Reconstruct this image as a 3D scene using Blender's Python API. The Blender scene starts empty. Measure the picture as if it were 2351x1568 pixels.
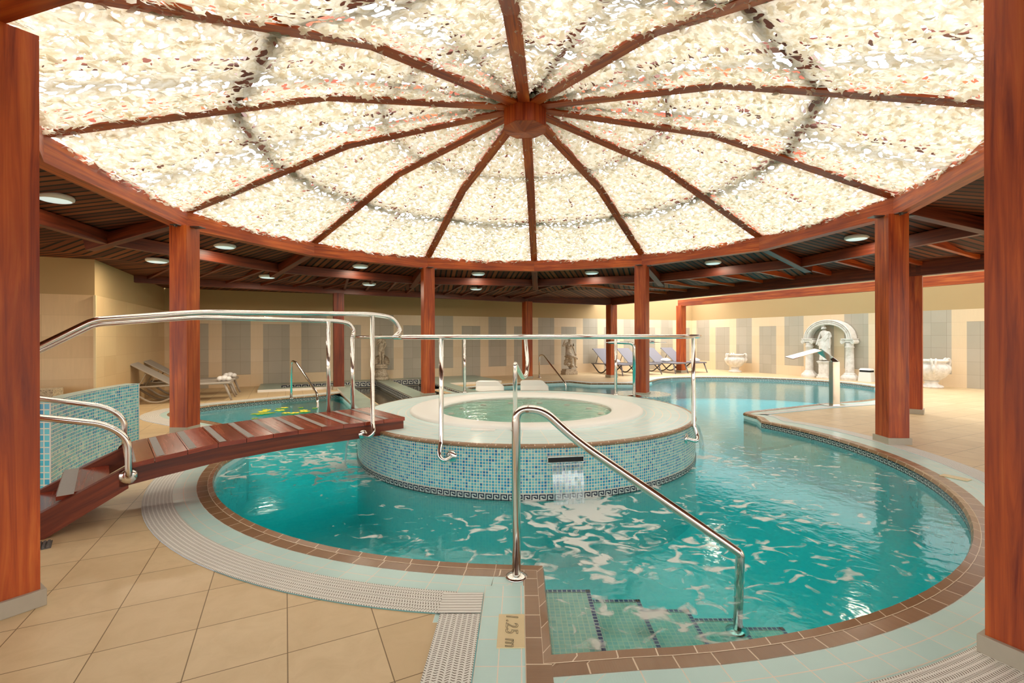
import bpy, bmesh, math, random
import numpy as np
from mathutils import Vector, Matrix
random.seed(7); rng = np.random.default_rng(7)
SC = bpy.context.scene; C = SC.collection
PI = math.pi; R = math.radians

# ------------------------------------------------------------------ camera, world, exposure
F, X0, Y0, EYE, ROLL = 1080.0, 1193.0, 773.5, 1.30, -0.0022
cam_d = bpy.data.cameras.new('camera'); cam = bpy.data.objects.new('camera', cam_d); C.objects.link(cam)
cam_d.sensor_width = 36.0; cam_d.lens = F/2351*36
cam_d.shift_x = -(X0-1175.5)/2351; cam_d.shift_y = (Y0-784)/2351
cam_d.clip_start = .05; cam_d.clip_end = 200
cam.matrix_world = Matrix.Translation((0, 0, EYE)) @ Matrix.Rotation(PI/2, 4, 'X') @ Matrix.Rotation(ROLL, 4, 'Z')
SC.camera = cam
SC.view_settings.view_transform = 'Standard'; SC.view_settings.look = 'None'
SC.view_settings.gamma = 1; SC.view_settings.use_curve_mapping = False
SC.view_settings.exposure = 1.22
w = bpy.data.worlds.new('sky'); SC.world = w; w.use_nodes = True
bg = w.node_tree.nodes['Background']; bg.inputs[0].default_value = (1.0, .985, .955, 1); 
_tc = w.node_tree.nodes.new('ShaderNodeTexCoord'); _sp = w.node_tree.nodes.new('ShaderNodeSeparateXYZ'); _rp = w.node_tree.nodes.new('ShaderNodeValToRGB')
w.node_tree.links.new(_tc.outputs['Generated'], _sp.inputs[0]); w.node_tree.links.new(_sp.outputs[2], _rp.inputs[0])
for _i, (_p, _v) in enumerate(((.0, .05), (.02, .40), (.35, .50), (.75, .92))):       # overcast sky, brighter overhead
    _e = _rp.color_ramp.elements[_i] if _i < 2 else _rp.color_ramp.elements.new(_p)
    _e.position = _p; _e.color = (_v, _v, _v, 1)
_ml = w.node_tree.nodes.new('ShaderNodeMath'); _ml.operation = 'MULTIPLY'; _ml.inputs[1].default_value = 3.5
w.node_tree.links.new(_rp.outputs[0], _ml.inputs[0]); w.node_tree.links.new(_ml.outputs[0], bg.inputs[1])
cy = SC.cycles
cy.max_bounces = 9; cy.diffuse_bounces = 5; cy.glossy_bounces = 4; cy.transmission_bounces = 5
cy.transparent_max_bounces = 14; cy.sample_clamp_indirect = 6.0; cy.use_denoising = True
cy.caustics_reflective = False; cy.caustics_refractive = False
def area(name, loc, rot, sx, sy, e, col=(1, .94, .84)):
    l = bpy.data.lights.new(name, 'AREA'); l.shape = 'RECTANGLE'; l.size = sx; l.size_y = sy; l.energy = e; l.color = col
    o = bpy.data.objects.new(name, l); C.objects.link(o); o.location = loc; o.rotation_euler = rot
    return o


# ------------------------------------------------------------------ frames of reference
DC = Vector((.075, 6.0))                      # dome and whirlpool centre
PHI = 3.2                                     # turn of the dome's twelve-sided ring, degrees
RR = 4.5                                      # ring radius
CO, SI = .8944, .4472                         # room axes: back wall runs along (CO, SI)
def pol(r, a, z=0.0):                         # a in degrees from +Y, clockwise
    return Vector((DC.x+r*math.sin(R(a)), DC.y+r*math.cos(R(a)), z))
def room(U, D, z=0.0):                        # U along the back wall, D out from it
    return Vector((U*CO+D*SI, 16.05+U*SI-D*CO, z))
RB = Vector((7.2, 19.65))                     # right back corner
def rwall(V, D, z=0.0):                       # V along the right wall from the corner, D into the room
    return Vector((RB.x+V*SI-D*CO, RB.y-V*CO-D*SI, z))
ROOMA = math.atan2(SI, CO)

# ------------------------------------------------------------------ mesh helper
class MB:
    def __init__(s): s.v = []; s.f = []; s.uv = []; s.mi = []
    def face(s, pts, uv=None, mi=0):
        b = len(s.v); s.v += [tuple(p) for p in pts]; s.f.append(tuple(range(b, b+len(pts)))); s.uv.append(uv); s.mi.append(mi)
    def box(s, cx, cy, cz, sx, sy, sz, rz=0.0, M=None, mi=0):
        P = []
        for z in (-.5, .5):
            for y in (-.5, .5):
                for x in (-.5, .5): P.append(Vector((x*sx, y*sy, z*sz)))
        T = Matrix.Translation((cx, cy, cz)) @ (M if M else Matrix.Rotation(rz, 4, 'Z'))
        P = [T @ p for p in P]; b = len(s.v); s.v += [tuple(p) for p in P]
        for q, d in (((0, 2, 3, 1), (sy, sx)), ((4, 5, 7, 6), (sx, sy)), ((0, 1, 5, 4), (sx, sz)), ((2, 6, 7, 3), (sz, sx)), ((0, 4, 6, 2), (sz, sy)), ((1, 3, 7, 5), (sy, sz))):
            s.f.append(tuple(b+i for i in q)); s.uv.append([(0, 0), (d[0], 0), (d[0], d[1]), (0, d[1])]); s.mi.append(mi)
    def beam(s, a, b_, wd, ht, mi=0, up=(0, 0, 1), anchor=.5):   # anchor: 0 = a,b on the underside, 1 = on top
        a = Vector(a); b_ = Vector(b_); d = (b_-a).normalized(); sd = d.cross(Vector(up)).normalized(); u = sd.cross(d).normalized()
        c0 = a+u*ht*(.5-anchor); c1 = b_+u*ht*(.5-anchor); k = len(s.v); L = (b_-a).length
        for c in (c0, c1):
            for (i, j) in ((-.5, -.5), (.5, -.5), (.5, .5), (-.5, .5)): s.v.append(tuple(c+sd*wd*i+u*ht*j))
        per = [0, wd, wd+ht, 2*wd+ht, 2*(wd+ht)]
        for q in range(4):
            n = (q+1) % 4; s.f.append((k+q, k+4+q, k+4+n, k+n)); s.uv.append([(per[q], 0), (per[q], L), (per[q+1], L), (per[q+1], 0)]); s.mi.append(mi)
        for q in ((k, k+1, k+2, k+3), (k+7, k+6, k+5, k+4)): s.f.append(q); s.uv.append([(0, 0), (wd, 0), (wd, ht), (0, ht)]); s.mi.append(mi)
    def lathe(s, prof, n=24, c=(0, 0, 0), a0=0, a1=2*PI, mi=0, rib=None, sy=1.0, rot=0):
        k = len(s.v); full = abs(a1-a0-2*PI) < 1e-6; m = n if full else n+1
        for (r, z) in prof:
            for i in range(m):
                a = a0+(a1-a0)*i/n; rr = r*(rib(a, z) if rib else 1)
                s.v.append((c[0]+rr*math.cos(a+rot), c[1]+rr*math.sin(a+rot)*sy, c[2]+z))
        al = [0]
        for j in range(1, len(prof)): al.append(al[-1]+math.hypot(prof[j][0]-prof[j-1][0], prof[j][1]-prof[j-1][1]))
        for j in range(len(prof)-1):
            for i in range(n):
                i2 = (i+1) % m
                s.f.append((k+j*m+i, k+j*m+i2, k+(j+1)*m+i2, k+(j+1)*m+i))
                ru = max(prof[j][0], .01); u0 = (a0+(a1-a0)*i/n)*ru; u1 = (a0+(a1-a0)*(i+1)/n)*ru
                s.uv.append([(u0, al[j]), (u1, al[j]), (u1, al[j+1]), (u0, al[j+1])]); s.mi.append(mi)
    def tube(s, pts, r, n=10, cap=True, mi=0, closed=False):
        pts = [Vector(p) for p in pts]; N = len(pts); k = len(s.v); up = None
        rs = r if isinstance(r, (list, tuple)) else [r]*N
        for i, p in enumerate(pts):
            if closed: d = (pts[(i+1) % N]-pts[i-1]).normalized()
            else: d = (pts[min(i+1, N-1)]-pts[max(i-1, 0)]).normalized()
            if up is None: up = Vector((0, 0, 1)) if abs(d.z) < .9 else Vector((1, 0, 0))
            x = d.cross(up); x = x.normalized() if x.length > 1e-5 else d.orthogonal().normalized(); up = x.cross(d).normalized()
            for q in range(n):
                a = 2*PI*q/n; s.v.append(tuple(p+(x*math.cos(a)+up*math.sin(a))*rs[i]))
        for i in range(N if closed else N-1):
            i2 = (i+1) % N
            for q in range(n):
                q2 = (q+1) % n; s.f.append((k+i*n+q, k+i*n+q2, k+i2*n+q2, k+i2*n+q)); s.uv.append(None); s.mi.append(mi)
        if cap and not closed:
            s.f.append(tuple(k+q for q in range(n))[::-1]); s.f.append(tuple(k+(N-1)*n+q for q in range(n))); s.uv += [None, None]; s.mi += [mi, mi]
    def ball(s, c, r, n=12, m=8, M=None):
        if not isinstance(r, (tuple, list)): r = (r, r, r)
        k = len(s.v)
        for j in range(m+1):
            t = PI*j/m
            for i in range(n):
                a = 2*PI*i/n; p = Vector((r[0]*math.sin(t)*math.cos(a), r[1]*math.sin(t)*math.sin(a), r[2]*math.cos(t)))
                if M: p = M @ p
                s.v.append((c[0]+p.x, c[1]+p.y, c[2]+p.z))
        for j in range(m):
            for i in range(n):
                i2 = (i+1) % n; s.f.append((k+j*n+i, k+(j+1)*n+i, k+(j+1)*n+i2, k+j*n+i2)); s.uv.append(None); s.mi.append(0)
    def build(s, name, mats, parent=None, smooth=False, bevel=0, loc=None):
        me = bpy.data.meshes.new(name); me.from_pydata(s.v, [], s.f)
        uvl = me.uv_layers.new(name='uv'); flat = []
        for f, uv in zip(s.f, s.uv):
            if uv is None:
                for i in f: flat += [s.v[i][0]+s.v[i][1], s.v[i][2]]
            else:
                for q in uv: flat += [q[0], q[1]]
        uvl.data.foreach_set('uv', flat)
        if not isinstance(mats, (list, tuple)): mats = [mats]
        for m in mats: me.materials.append(m)
        me.polygons.foreach_set('material_index', s.mi)
        if smooth: me.polygons.foreach_set('use_smooth', [True]*len(s.f))
        me.validate(); me.update()
        o = bpy.data.objects.new(name, me); C.objects.link(o)
        if parent:
            o.parent = parent; o.matrix_parent_inverse = Matrix.Translation(-parent.location) if False else Matrix.Identity(4)
            o.location = -Vector(parent.location) if parent.rotation_euler.z == 0 and parent.parent is None else (0, 0, 0)
        if bevel:
            b = o.modifiers.new('bevel', 'BEVEL'); b.width = bevel; b.segments = 2; b.limit_method = 'ANGLE'; b.angle_limit = R(40)
        if smooth == 'auto':
            pass
        return o
def tag(o, label=None, cat=None, group=None, kind=None):
    if label: o['label'] = label
    if cat: o['category'] = cat
    if group: o['group'] = group
    if kind: o['kind'] = kind
    return o
def thing(name, label, cat, loc=(0, 0, 0), group=None):
    o = bpy.data.objects.new(name, None); C.objects.link(o); o.location = loc; o.empty_display_size = .1
    return tag(o, label, cat, group)
def sub(name, mb, m, parent, **k):            # a sub-part: the parent is already a mesh that carries the offset
    o = mb.build(name, m, None, **k); o.parent = parent
    # parent sits at -root location inside the root, so world offset is already undone
    return o
def copy_tree(o, parent=None):
    c = o.copy(); C.objects.link(c); c.parent = parent
    for ch in list(o.children): copy_tree(ch, c)
    return c
def smooth_path(pts, n=8, closed=False):
    P = [Vector(p) for p in pts]; N = len(P); out = []
    for i in range(N if closed else N-1):
        p0 = P[(i-1) % N] if closed or i > 0 else P[0]; p1 = P[i]; p2 = P[(i+1) % N]; p3 = P[(i+2) % N] if closed or i+2 < N else P[-1]
        for k in range(n):
            t = k/n
            out.append(.5*((2*p1)+(-p0+p2)*t+(2*p0-5*p1+4*p2-p3)*t*t+(-p0+3*p1-3*p2+p3)*t**3))
    if not closed: out.append(P[-1])
    return out
def round_path(pts, rad=.1, n=6):             # straight runs with rounded bends
    P = [Vector(p) for p in pts]; out = [P[0]]
    for i in range(1, len(P)-1):
        rr = rad[i] if isinstance(rad, (list, tuple)) else rad
        a = (P[i-1]-P[i]); b = (P[i+1]-P[i]); d = min(rr, a.length*.49, b.length*.49)
        A = P[i]+a.normalized()*d; B = P[i]+b.normalized()*d
        for k in range(n+1):
            t = k/n; out.append(A*(1-t)**2+P[i]*2*t*(1-t)+B*t*t)
    out.append(P[-1]); return out

# ------------------------------------------------------------------ materials
class NT:
    def __init__(s, name):
        s.m = bpy.data.materials.new(name); s.m.use_nodes = True; s.t = s.m.node_tree; s.t.nodes.clear()
        s.out = s.t.nodes.new('ShaderNodeOutputMaterial')
    def n(s, typ, **k):
        nd = s.t.nodes.new(typ)
        for a, b in k.items():
            if a.startswith('i_'):
                key = a[2:]; key = int(key) if key.isdigit() else key.replace('_', ' ')
                s.set(nd.inputs[key], b)
            else: setattr(nd, a, b)
        return nd
    def set(s, inp, v):
        if isinstance(v, bpy.types.NodeSocket): s.t.links.new(v, inp)
        else:
            if isinstance(v, tuple) and len(v) == 3 and inp.type == 'RGBA': v = (*v, 1)
            inp.default_value = v
    def math(s, op, a, b=None, c=None):
        nd = s.t.nodes.new('ShaderNodeMath'); nd.operation = op; s.set(nd.inputs[0], a)
        if b is not None: s.set(nd.inputs[1], b)
        if c is not None: s.set(nd.inputs[2], c)
        return nd.outputs[0]
    def mix(s, f, a, b):
        nd = s.t.nodes.new('ShaderNodeMix'); nd.data_type = 'RGBA'; s.set(nd.inputs[0], f); s.set(nd.inputs[6], a); s.set(nd.inputs[7], b); return nd.outputs[2]
    def ramp(s, f, stops, interp='LINEAR'):
        nd = s.t.nodes.new('ShaderNodeValToRGB'); s.set(nd.inputs[0], f); e = nd.color_ramp.elements; nd.color_ramp.interpolation = interp
        while len(e) < len(stops): e.new(.5)
        for q, (p, c) in zip(e, stops): q.position = p; q.color = (*c, 1) if len(c) == 3 else c
        return nd.outputs[0]
    def uv(s): return s.n('ShaderNodeTexCoord').outputs['UV']
    def obj(s): return s.n('ShaderNodeTexCoord').outputs['Object']
    def mapping(s, vec, scale=(1, 1, 1), rot=(0, 0, 0), loc=(0, 0, 0)):
        nd = s.n('ShaderNodeMapping'); s.set(nd.inputs[0], vec); nd.inputs[1].default_value = loc; nd.inputs[2].default_value = rot; nd.inputs[3].default_value = scale; return nd.outputs[0]
    def noise(s, vec, scale, detail=3, rough=.5, dist=0, out=0):
        nd = s.n('ShaderNodeTexNoise'); s.set(nd.inputs['Vector'], vec); nd.inputs['Scale'].default_value = scale; nd.inputs['Detail'].default_value = detail
        nd.inputs['Roughness'].default_value = rough; nd.inputs['Distortion'].default_value = dist; return nd.outputs[out]
    def bump(s, h, strength=.3, dist=.01, normal=None):
        nd = s.n('ShaderNodeBump'); nd.inputs['Strength'].default_value = strength; nd.inputs['Distance'].default_value = dist; s.set(nd.inputs['Height'], h)
        if normal is not None: s.set(nd.inputs['Normal'], normal)
        return nd.outputs[0]
    def pbr(s, col, rough=.5, metal=0, normal=None, spec=.5, coat=0, **k):
        p = s.n('ShaderNodeBsdfPrincipled'); s.set(p.inputs['Base Color'], col); s.set(p.inputs['Roughness'], rough); s.set(p.inputs['Metallic'], metal)
        s.set(p.inputs['Specular IOR Level'], spec); s.set(p.inputs['Coat Weight'], coat); p.inputs['Coat Roughness'].default_value = .12
        if normal is not None: s.set(p.inputs['Normal'], normal)
        s.t.links.new(p.outputs[0], s.out.inputs[0]); return p
    def brick(s, vec, w, h, mortar, off=0.0, smooth=.1):
        b = s.n('ShaderNodeTexBrick'); s.set(b.inputs['Vector'], vec); b.offset = off; b.squash = 1
        b.inputs['Color1'].default_value = (0, 0, 0, 1); b.inputs['Color2'].default_value = (1, 1, 1, 1); b.inputs['Mortar'].default_value = (.5, .5, .5, 1)
        b.inputs['Scale'].default_value = 1; b.inputs['Mortar Size'].default_value = mortar; b.inputs['Mortar Smooth'].default_value = smooth
        b.inputs['Bias'].default_value = 0; b.inputs['Brick Width'].default_value = w; b.inputs['Row Height'].default_value = h
        return b.outputs['Color'], b.outputs['Fac']

def plain(name, col, rough=.5, metal=0, coat=0, spec=.5, var=.0, scale=6, bumpy=0):
    t = NT(name); c = col
    if var:
        nz = t.noise(t.obj(), scale, 4); c = t.mix(t.math('MULTIPLY', nz, var), col, tuple(max(0, x*.45) for x in col))
    nm = t.bump(t.noise(t.obj(), scale*8, 3), bumpy, .01) if bumpy else None
    t.pbr(c, rough, metal, nm, spec, coat); return t.m
def wood(name, c1, c2, c3, rough=.32, coat=.35, scale=1.0):
    t = NT(name); uv = t.uv(); rnd = t.n('ShaderNodeObjectInfo').outputs['Random']
    o = t.n('ShaderNodeCombineXYZ', i_0=t.math('MULTIPLY', rnd, 37.0), i_1=t.math('MULTIPLY', rnd, 11.0), i_2=rnd).outputs[0]
    ad = t.n('ShaderNodeVectorMath', operation='ADD', i_0=uv, i_1=o).outputs[0]
    v = t.mapping(ad, (26*scale, 1.1*scale, 1)); v2 = t.mapping(ad, (3.2*scale, .8*scale, 1))
    g = t.noise(v, 1.0, 5, .6, .6); b = t.noise(v2, 1.0, 3, .5, .8)
    c = t.ramp(g, [(.3, c2), (.52, c1), (.75, c3)])
    c = t.mix(t.ramp(b, [(.35, (0, 0, 0)), (.75, (.75, .75, .75))]), c, c2)
    nm = t.bump(g, .12, .004)
    t.pbr(c, t.math('ADD', t.math('MULTIPLY', g, .18), rough-.08), 0, nm, .5, coat); return t.m
M = {}
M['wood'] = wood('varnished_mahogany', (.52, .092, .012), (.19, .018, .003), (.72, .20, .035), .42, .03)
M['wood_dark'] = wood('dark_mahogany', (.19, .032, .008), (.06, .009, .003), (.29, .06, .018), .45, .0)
M['wood_deck'] = wood('deck_board_red', (.36, .045, .010), (.18, .018, .004), (.50, .09, .02), .25, .4)
M['wood_soffit'] = None
def soffit_mat():
    t = NT('soffit_boards'); uv = t.uv()
    br, fac = t.brick(uv, 50.0, .12, .018, 0, 0)
    g = t.noise(t.mapping(uv, (1.2, 30, 1)), 1, 4, .6, .4)
    c = t.ramp(br, [(0, (.10, .020, .007)), (.5, (.20, .045, .013)), (1, (.34, .095, .03))])
    c = t.mix(t.math('MULTIPLY', g, .6), c, (.05, .012, .005)); c = t.mix(fac, c, (.006, .003, .002))
    h = t.math('SUBTRACT', 1.0, fac); t.pbr(c, .6, 0, t.bump(h, .6, .01), .2, 0); return t.m
M['soffit'] = soffit_mat()
M['socle'] = plain('socle_tile', (.46, .41, .32), .5, var=.25, scale=20)
M['steel'] = plain('polished_steel', (.80, .78, .74), .13, 1)
M['steel_plate'] = plain('bracket_steel', (.16, .17, .17), .4, 1, var=.3)
M['black'] = plain('black_gap', (.01, .01, .01), .7)
M['white_plastic'] = plain('white_plastic', (.82, .80, .75), .35)
M['acrylic'] = plain('white_acrylic', (.90, .88, .82), .5, spec=.3)
M['acrylic_water'] = plain('submerged_acrylic', (.60, .96, .84), .5)
M['grip'] = plain('anti_slip_strip', (.40, .37, .34), .8, var=.3, scale=60, bumpy=.3)
M['towel'] = plain('white_towel', (.88, .86, .84), .9, bumpy=.4, scale=30)
M['sling'] = plain('grey_sling_fabric', (.19, .18, .20), .85)
M['sling_l'] = plain('taupe_sling_fabric', (.40, .35, .30), .7)
M['frame_dark'] = plain('dark_bronze_frame', (.05, .04, .035), .4, .3)
M['frame_light'] = plain('beige_resin_frame', (.40, .34, .27), .45)
def stone(name, c, dark, sc=9):
    t = NT(name); nz = t.noise(t.obj(), sc, 6, .65); geo = t.n('ShaderNodeNewGeometry').outputs['Pointiness']
    c1 = t.mix(t.ramp(nz, [(.42, (0, 0, 0)), (.7, (1, 1, 1))]), c, dark)
    t.pbr(c1, .75, 0, t.bump(nz, .25, .01)); return t.m
M['stone'] = stone('white_cast_stone', (.80, .76, .70), (.60, .55, .48))
M['stone_old'] = stone('weathered_cast_stone', (.62, .53, .40), (.30, .21, .13), 22)
def tiles(name, vecf, w, h, mort, cols, mcol, rough=.35, off=0, var=.25, bumps=.25, coat=0.0, streak=None):
    t = NT(name); vec = vecf(t); br, fac = t.brick(vec, w, h, mort, off)
    n = len(cols); c = t.ramp(br, [(i/max(1, n-1), q) for i, q in enumerate(cols)]) if n > 1 else t.mix(0.0, cols[0], cols[0])
    nz = t.noise(vec if streak is None else t.mapping(vec, streak), 2.5 if streak is None else 1, 5, .6)
    c = t.mix(t.math('MULTIPLY', nz, var), c, tuple(x*.55 for x in cols[0]))
    c = t.mix(fac, c, mcol)
    hh = t.math('ADD', t.math('SUBTRACT', 1.0, fac), t.math('MULTIPLY', t.noise(vec, 40, 3), .12))
    t.pbr(c, t.math('ADD', t.math('MULTIPLY', fac, .3), rough), 0, t.bump(hh, bumps, .004), .5, coat); return t.m
UVF = lambda t: t.uv()
ROTF = lambda t: t.mapping(t.obj(), (1, 1, 1), (0, 0, -ROOMA), (0, 0, 0))
def floor_mat():
    t = NT('floor_tiles'); v = t.n('ShaderNodeVectorRotate', rotation_type='Z_AXIS', i_Vector=t.obj(), i_Angle=-R(26.5)).outputs[0]
    v = t.mapping(v, (1, 1, 1), (0, 0, 0), (.0+FLX, FLY, 0))
    br, fac = t.brick(v, .361, .361, .0022, 0, 0)
    n1 = t.noise(v, 7, 6, .65, .6); n2 = t.noise(v, 60, 3)
    c = t.ramp(br, [(0, (.68, .50, .28)), (1, (.75, .57, .335))])
    c = t.mix(t.ramp(n1, [(.4, (0, 0, 0)), (.75, (.5, .5, .5))]), c, (.58, .41, .21)); c = t.mix(fac, c, (.22, .13, .05))
    h = t.math('ADD', t.math('MULTIPLY', n1, .5), t.math('MULTIPLY', n2, .25)); h = t.math('SUBTRACT', h, fac)
    t.pbr(c, .42, 0, t.bump(h, .25, .004), .45); return t.m
FLX, FLY = .0, .0
# a grout crossing measured on the floor sets the grid
_p = Vector((-1.927, 2.262)); _c, _s = math.cos(R(-26.5)), math.sin(R(-26.5))
_q = (_p.x*_c-_p.y*_s, _p.x*_s+_p.y*_c); FLX = -(_q[0] % .361); FLY = -(_q[1] % .361)
M['floor'] = floor_mat()
M['tile_cream'] = tiles('cream_wall_tile', UVF, .93, .33, .0015, [(.78, .60, .38), (.84, .67, .46)], (.58, .43, .28), .35, var=.18, streak=(22, 2, 1))
M['tile_gray'] = tiles('gray_wall_tile', UVF, .325, .33, .002, [(.45, .40, .31), (.51, .455, .36)], (.25, .20, .14), .4, var=.2)
M['tile_left'] = tiles('travertine_wall_tile', UVF, .62, .33, .0015, [(.72, .50, .26), (.80, .58, .32)], (.55, .38, .2), .35, var=.3, streak=(30, 3, 1))
M['paint'] = plain('ochre_wall_paint', (.50, .345, .165), .85, var=.12, scale=1.5)
MOS = [(.015, .17, .40), (.04, .34, .54), (.10, .46, .56), (.22, .60, .62), (.05, .38, .56), (.36, .70, .68)]
M['mosaic'] = tiles('blue_glass_mosaic', UVF, .0262, .0262, .0028, MOS, (.84, .74, .52), .12, var=.1, bumps=.35)
M['mosaic_pale'] = tiles('aqua_glass_mosaic', UVF, .033, .033, .003, [(.02, .28, .60), (.06, .55, .72), (.20, .74, .80), (.04, .42, .68), (.42, .86, .86)], (.88, .82, .68), .12, var=.1, bumps=.35)
M['mosaic_step'] = tiles('green_step_mosaic', UVF, .0262, .0262, .0022, [(.42, .68, .58), (.52, .78, .66), (.36, .66, .62), (.60, .82, .68)], (.80, .86, .70), .3, var=.1)
M['mosaic_navy'] = tiles('navy_mosaic', UVF, .0262, .0262, .003, [(.02, .03, .16), (.05, .06, .26)], (.70, .72, .66), .3, var=.1)
M['basin'] = tiles('pool_basin_mosaic', UVF, .0262, .0262, .0016, [(.72, .90, .88), (.80, .94, .92), (.66, .88, .88)], (.80, .92, .90), .3, var=.1)
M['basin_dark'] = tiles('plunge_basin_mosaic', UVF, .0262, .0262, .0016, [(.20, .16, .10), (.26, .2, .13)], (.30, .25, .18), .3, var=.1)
M['band_white'] = tiles('white_band_mosaic', UVF, .012, .012, .001, [(.74, .78, .72), (.80, .80, .74)], (.7, .72, .62), .3)
M['band_ink'] = plain('ink_mosaic', (.012, .016, .04), .25)
def coping_mat(name, cols, grout, wid, groove=0.0, rough=.3):
    t = NT(name); uv = t.uv(); br, fac = t.brick(uv, wid, 10, .003, 0); br2, fac2 = t.brick(uv, wid, .0925, .0022, 0)
    f = fac if groove == 'edge' else fac2
    nz = t.noise(t.mapping(uv, (30, 2, 1)) if groove == 'edge' else uv, 1 if groove == 'edge' else 9, 5, .6)
    c = t.ramp(br, [(0, cols[0]), (1, cols[1])]); c = t.mix(t.math('MULTIPLY', nz, .45), c, cols[2]); c = t.mix(f, c, grout)
    wv = t.n('ShaderNodeTexWave', bands_direction='X', i_Vector=uv, i_Scale=32.0).outputs['Fac']
    h = t.math('ADD', t.math('SUBTRACT', 1.0, f), t.math('MULTIPLY', wv, .10)); t.pbr(c, rough, 0, t.bump(h, .35, .003), .5, .15); return t.m
M['cop_brown'] = coping_mat('brown_coping_tile', [(.30, .165, .085), (.37, .22, .12), (.17, .08, .036)], (.78, .60, .42), .165, 'edge', .25)
M['cop_blue'] = coping_mat('pale_blue_coping_tile', [(.55, .78, .74), (.62, .84, .79), (.46, .68, .66)], (.88, .76, .64), .165, 0, .3)
def grate_mat():
    t = NT('white_grating'); uv = t.uv(); s = t.n('ShaderNodeSeparateXYZ', i_0=uv); u, v = s.outputs[0], s.outputs[1]
    P = .024
    wav = t.math('MULTIPLY', t.math('SINE', t.math('MULTIPLY', v, 2*PI/.038)), .0042)
    x = t.math('FRACT', t.math('DIVIDE', t.math('ADD', u, wav), .0135))
    slot = t.math('LESS_THAN', t.math('ABSOLUTE', t.math('SUBTRACT', x, .5)), .17)
    y = t.math('FRACT', t.math('DIVIDE', v, P)); gap = t.math('GREATER_THAN', t.math('ABSOLUTE', t.math('SUBTRACT', y, .5)), .16)
    m = t.math('MULTIPLY', slot, gap)
    c = t.mix(m, (.84, .82, .76), (.16, .13, .09)); h = t.math('SUBTRACT', t.math('ABSOLUTE', t.math('SUBTRACT', x, .5)), t.math('MULTIPLY', m, .6))
    t.pbr(c, .45, 0, t.bump(h, .5, .004)); return t.m
M['grate'] = grate_mat()
def drain_mat():
    t = NT('white_corner_grating'); uv = t.uv(); wv = t.n('ShaderNodeTexWave', bands_direction='Y', i_Vector=uv, i_Scale=14.0).outputs['Fac']
    t.pbr(t.mix(t.math('LESS_THAN', wv, .12), (.84, .82, .76), (.4, .36, .3)), .45, 0, t.bump(wv, .5, .005)); return t.m
M['corner_grate'] = drain_mat()
def net_mat():
    t = NT('camouflage_net'); uv = t.uv()
    nz = t.noise(uv, 9, 2, .5, 0, 1)
    d = t.n('ShaderNodeVectorMath', operation='MULTIPLY_ADD', i_0=nz, i_1=(.13, .13, 0), i_2=uv).outputs[0]
    vo = t.n('ShaderNodeTexVoronoi', feature='F1', i_Vector=t.mapping(d, (12.5, 17, 1)), i_Scale=1.0)
    dist = vo.outputs['Distance']; att = t.n('ShaderNodeAttribute', attribute_name='open').outputs['Fac']
    th = t.math('ADD', .27, t.math('MULTIPLY', att, .24)); th = t.math('ADD', th, t.math('MULTIPLY', t.math('SUBTRACT', t.noise(uv, 3, 2), .5), .30))
    hole = t.math('LESS_THAN', dist, th)
    col = t.ramp(t.noise(uv, 14, 4, .6), [(.35, (.42, .34, .22)), (.5, (.50, .44, .34)), (.7, (.58, .55, .48))])
    bm = t.bump(dist, 1.0, .03)
    df = t.n('ShaderNodeBsdfDiffuse', i_Color=col, i_Normal=bm); tr = t.n('ShaderNodeBsdfTranslucent', i_Color=col, i_Normal=bm)
    a = t.n('ShaderNodeMixShader', i_0=.42, i_1=df.outputs[0], i_2=tr.outputs[0])
    b = t.n('ShaderNodeMixShader', i_0=hole, i_1=a.outputs[0], i_2=t.n('ShaderNodeBsdfTransparent').outputs[0])
    t.t.links.new(b.outputs[0], t.out.inputs[0]); return t.m
M['net'] = net_mat()
def leaf_mat():
    t = NT('net_leaf'); rnd = t.noise(t.obj(), 5, 3); col = t.ramp(rnd, [(.3, (.88, .80, .64)), (.5, (.95, .91, .82)), (.7, (.97, .96, .92))])
    df = t.n('ShaderNodeBsdfDiffuse', i_Color=col); tr = t.n('ShaderNodeBsdfTranslucent', i_Color=col)
    a = t.n('ShaderNodeMixShader', i_0=.74, i_1=df.outputs[0], i_2=tr.outputs[0]); t.t.links.new(a.outputs[0], t.out.inputs[0]); return t.m
M['leaf'] = leaf_mat()
def glass_mat(tc=.97, nm='roof_glass'):
    t = NT(nm); tr = t.n('ShaderNodeBsdfTransparent', i_Color=(tc, tc*1.01, tc, 1)); g = t.n('ShaderNodeBsdfGlossy', i_Roughness=.02)
    a = t.n('ShaderNodeMixShader', i_0=.05, i_1=tr.outputs[0], i_2=g.outputs[0]); t.t.links.new(a.outputs[0], t.out.inputs[0]); return t.m
M['glass'] = glass_mat(); M['glass_dim'] = glass_mat(.40, 'tinted_roof_glazing')
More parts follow.
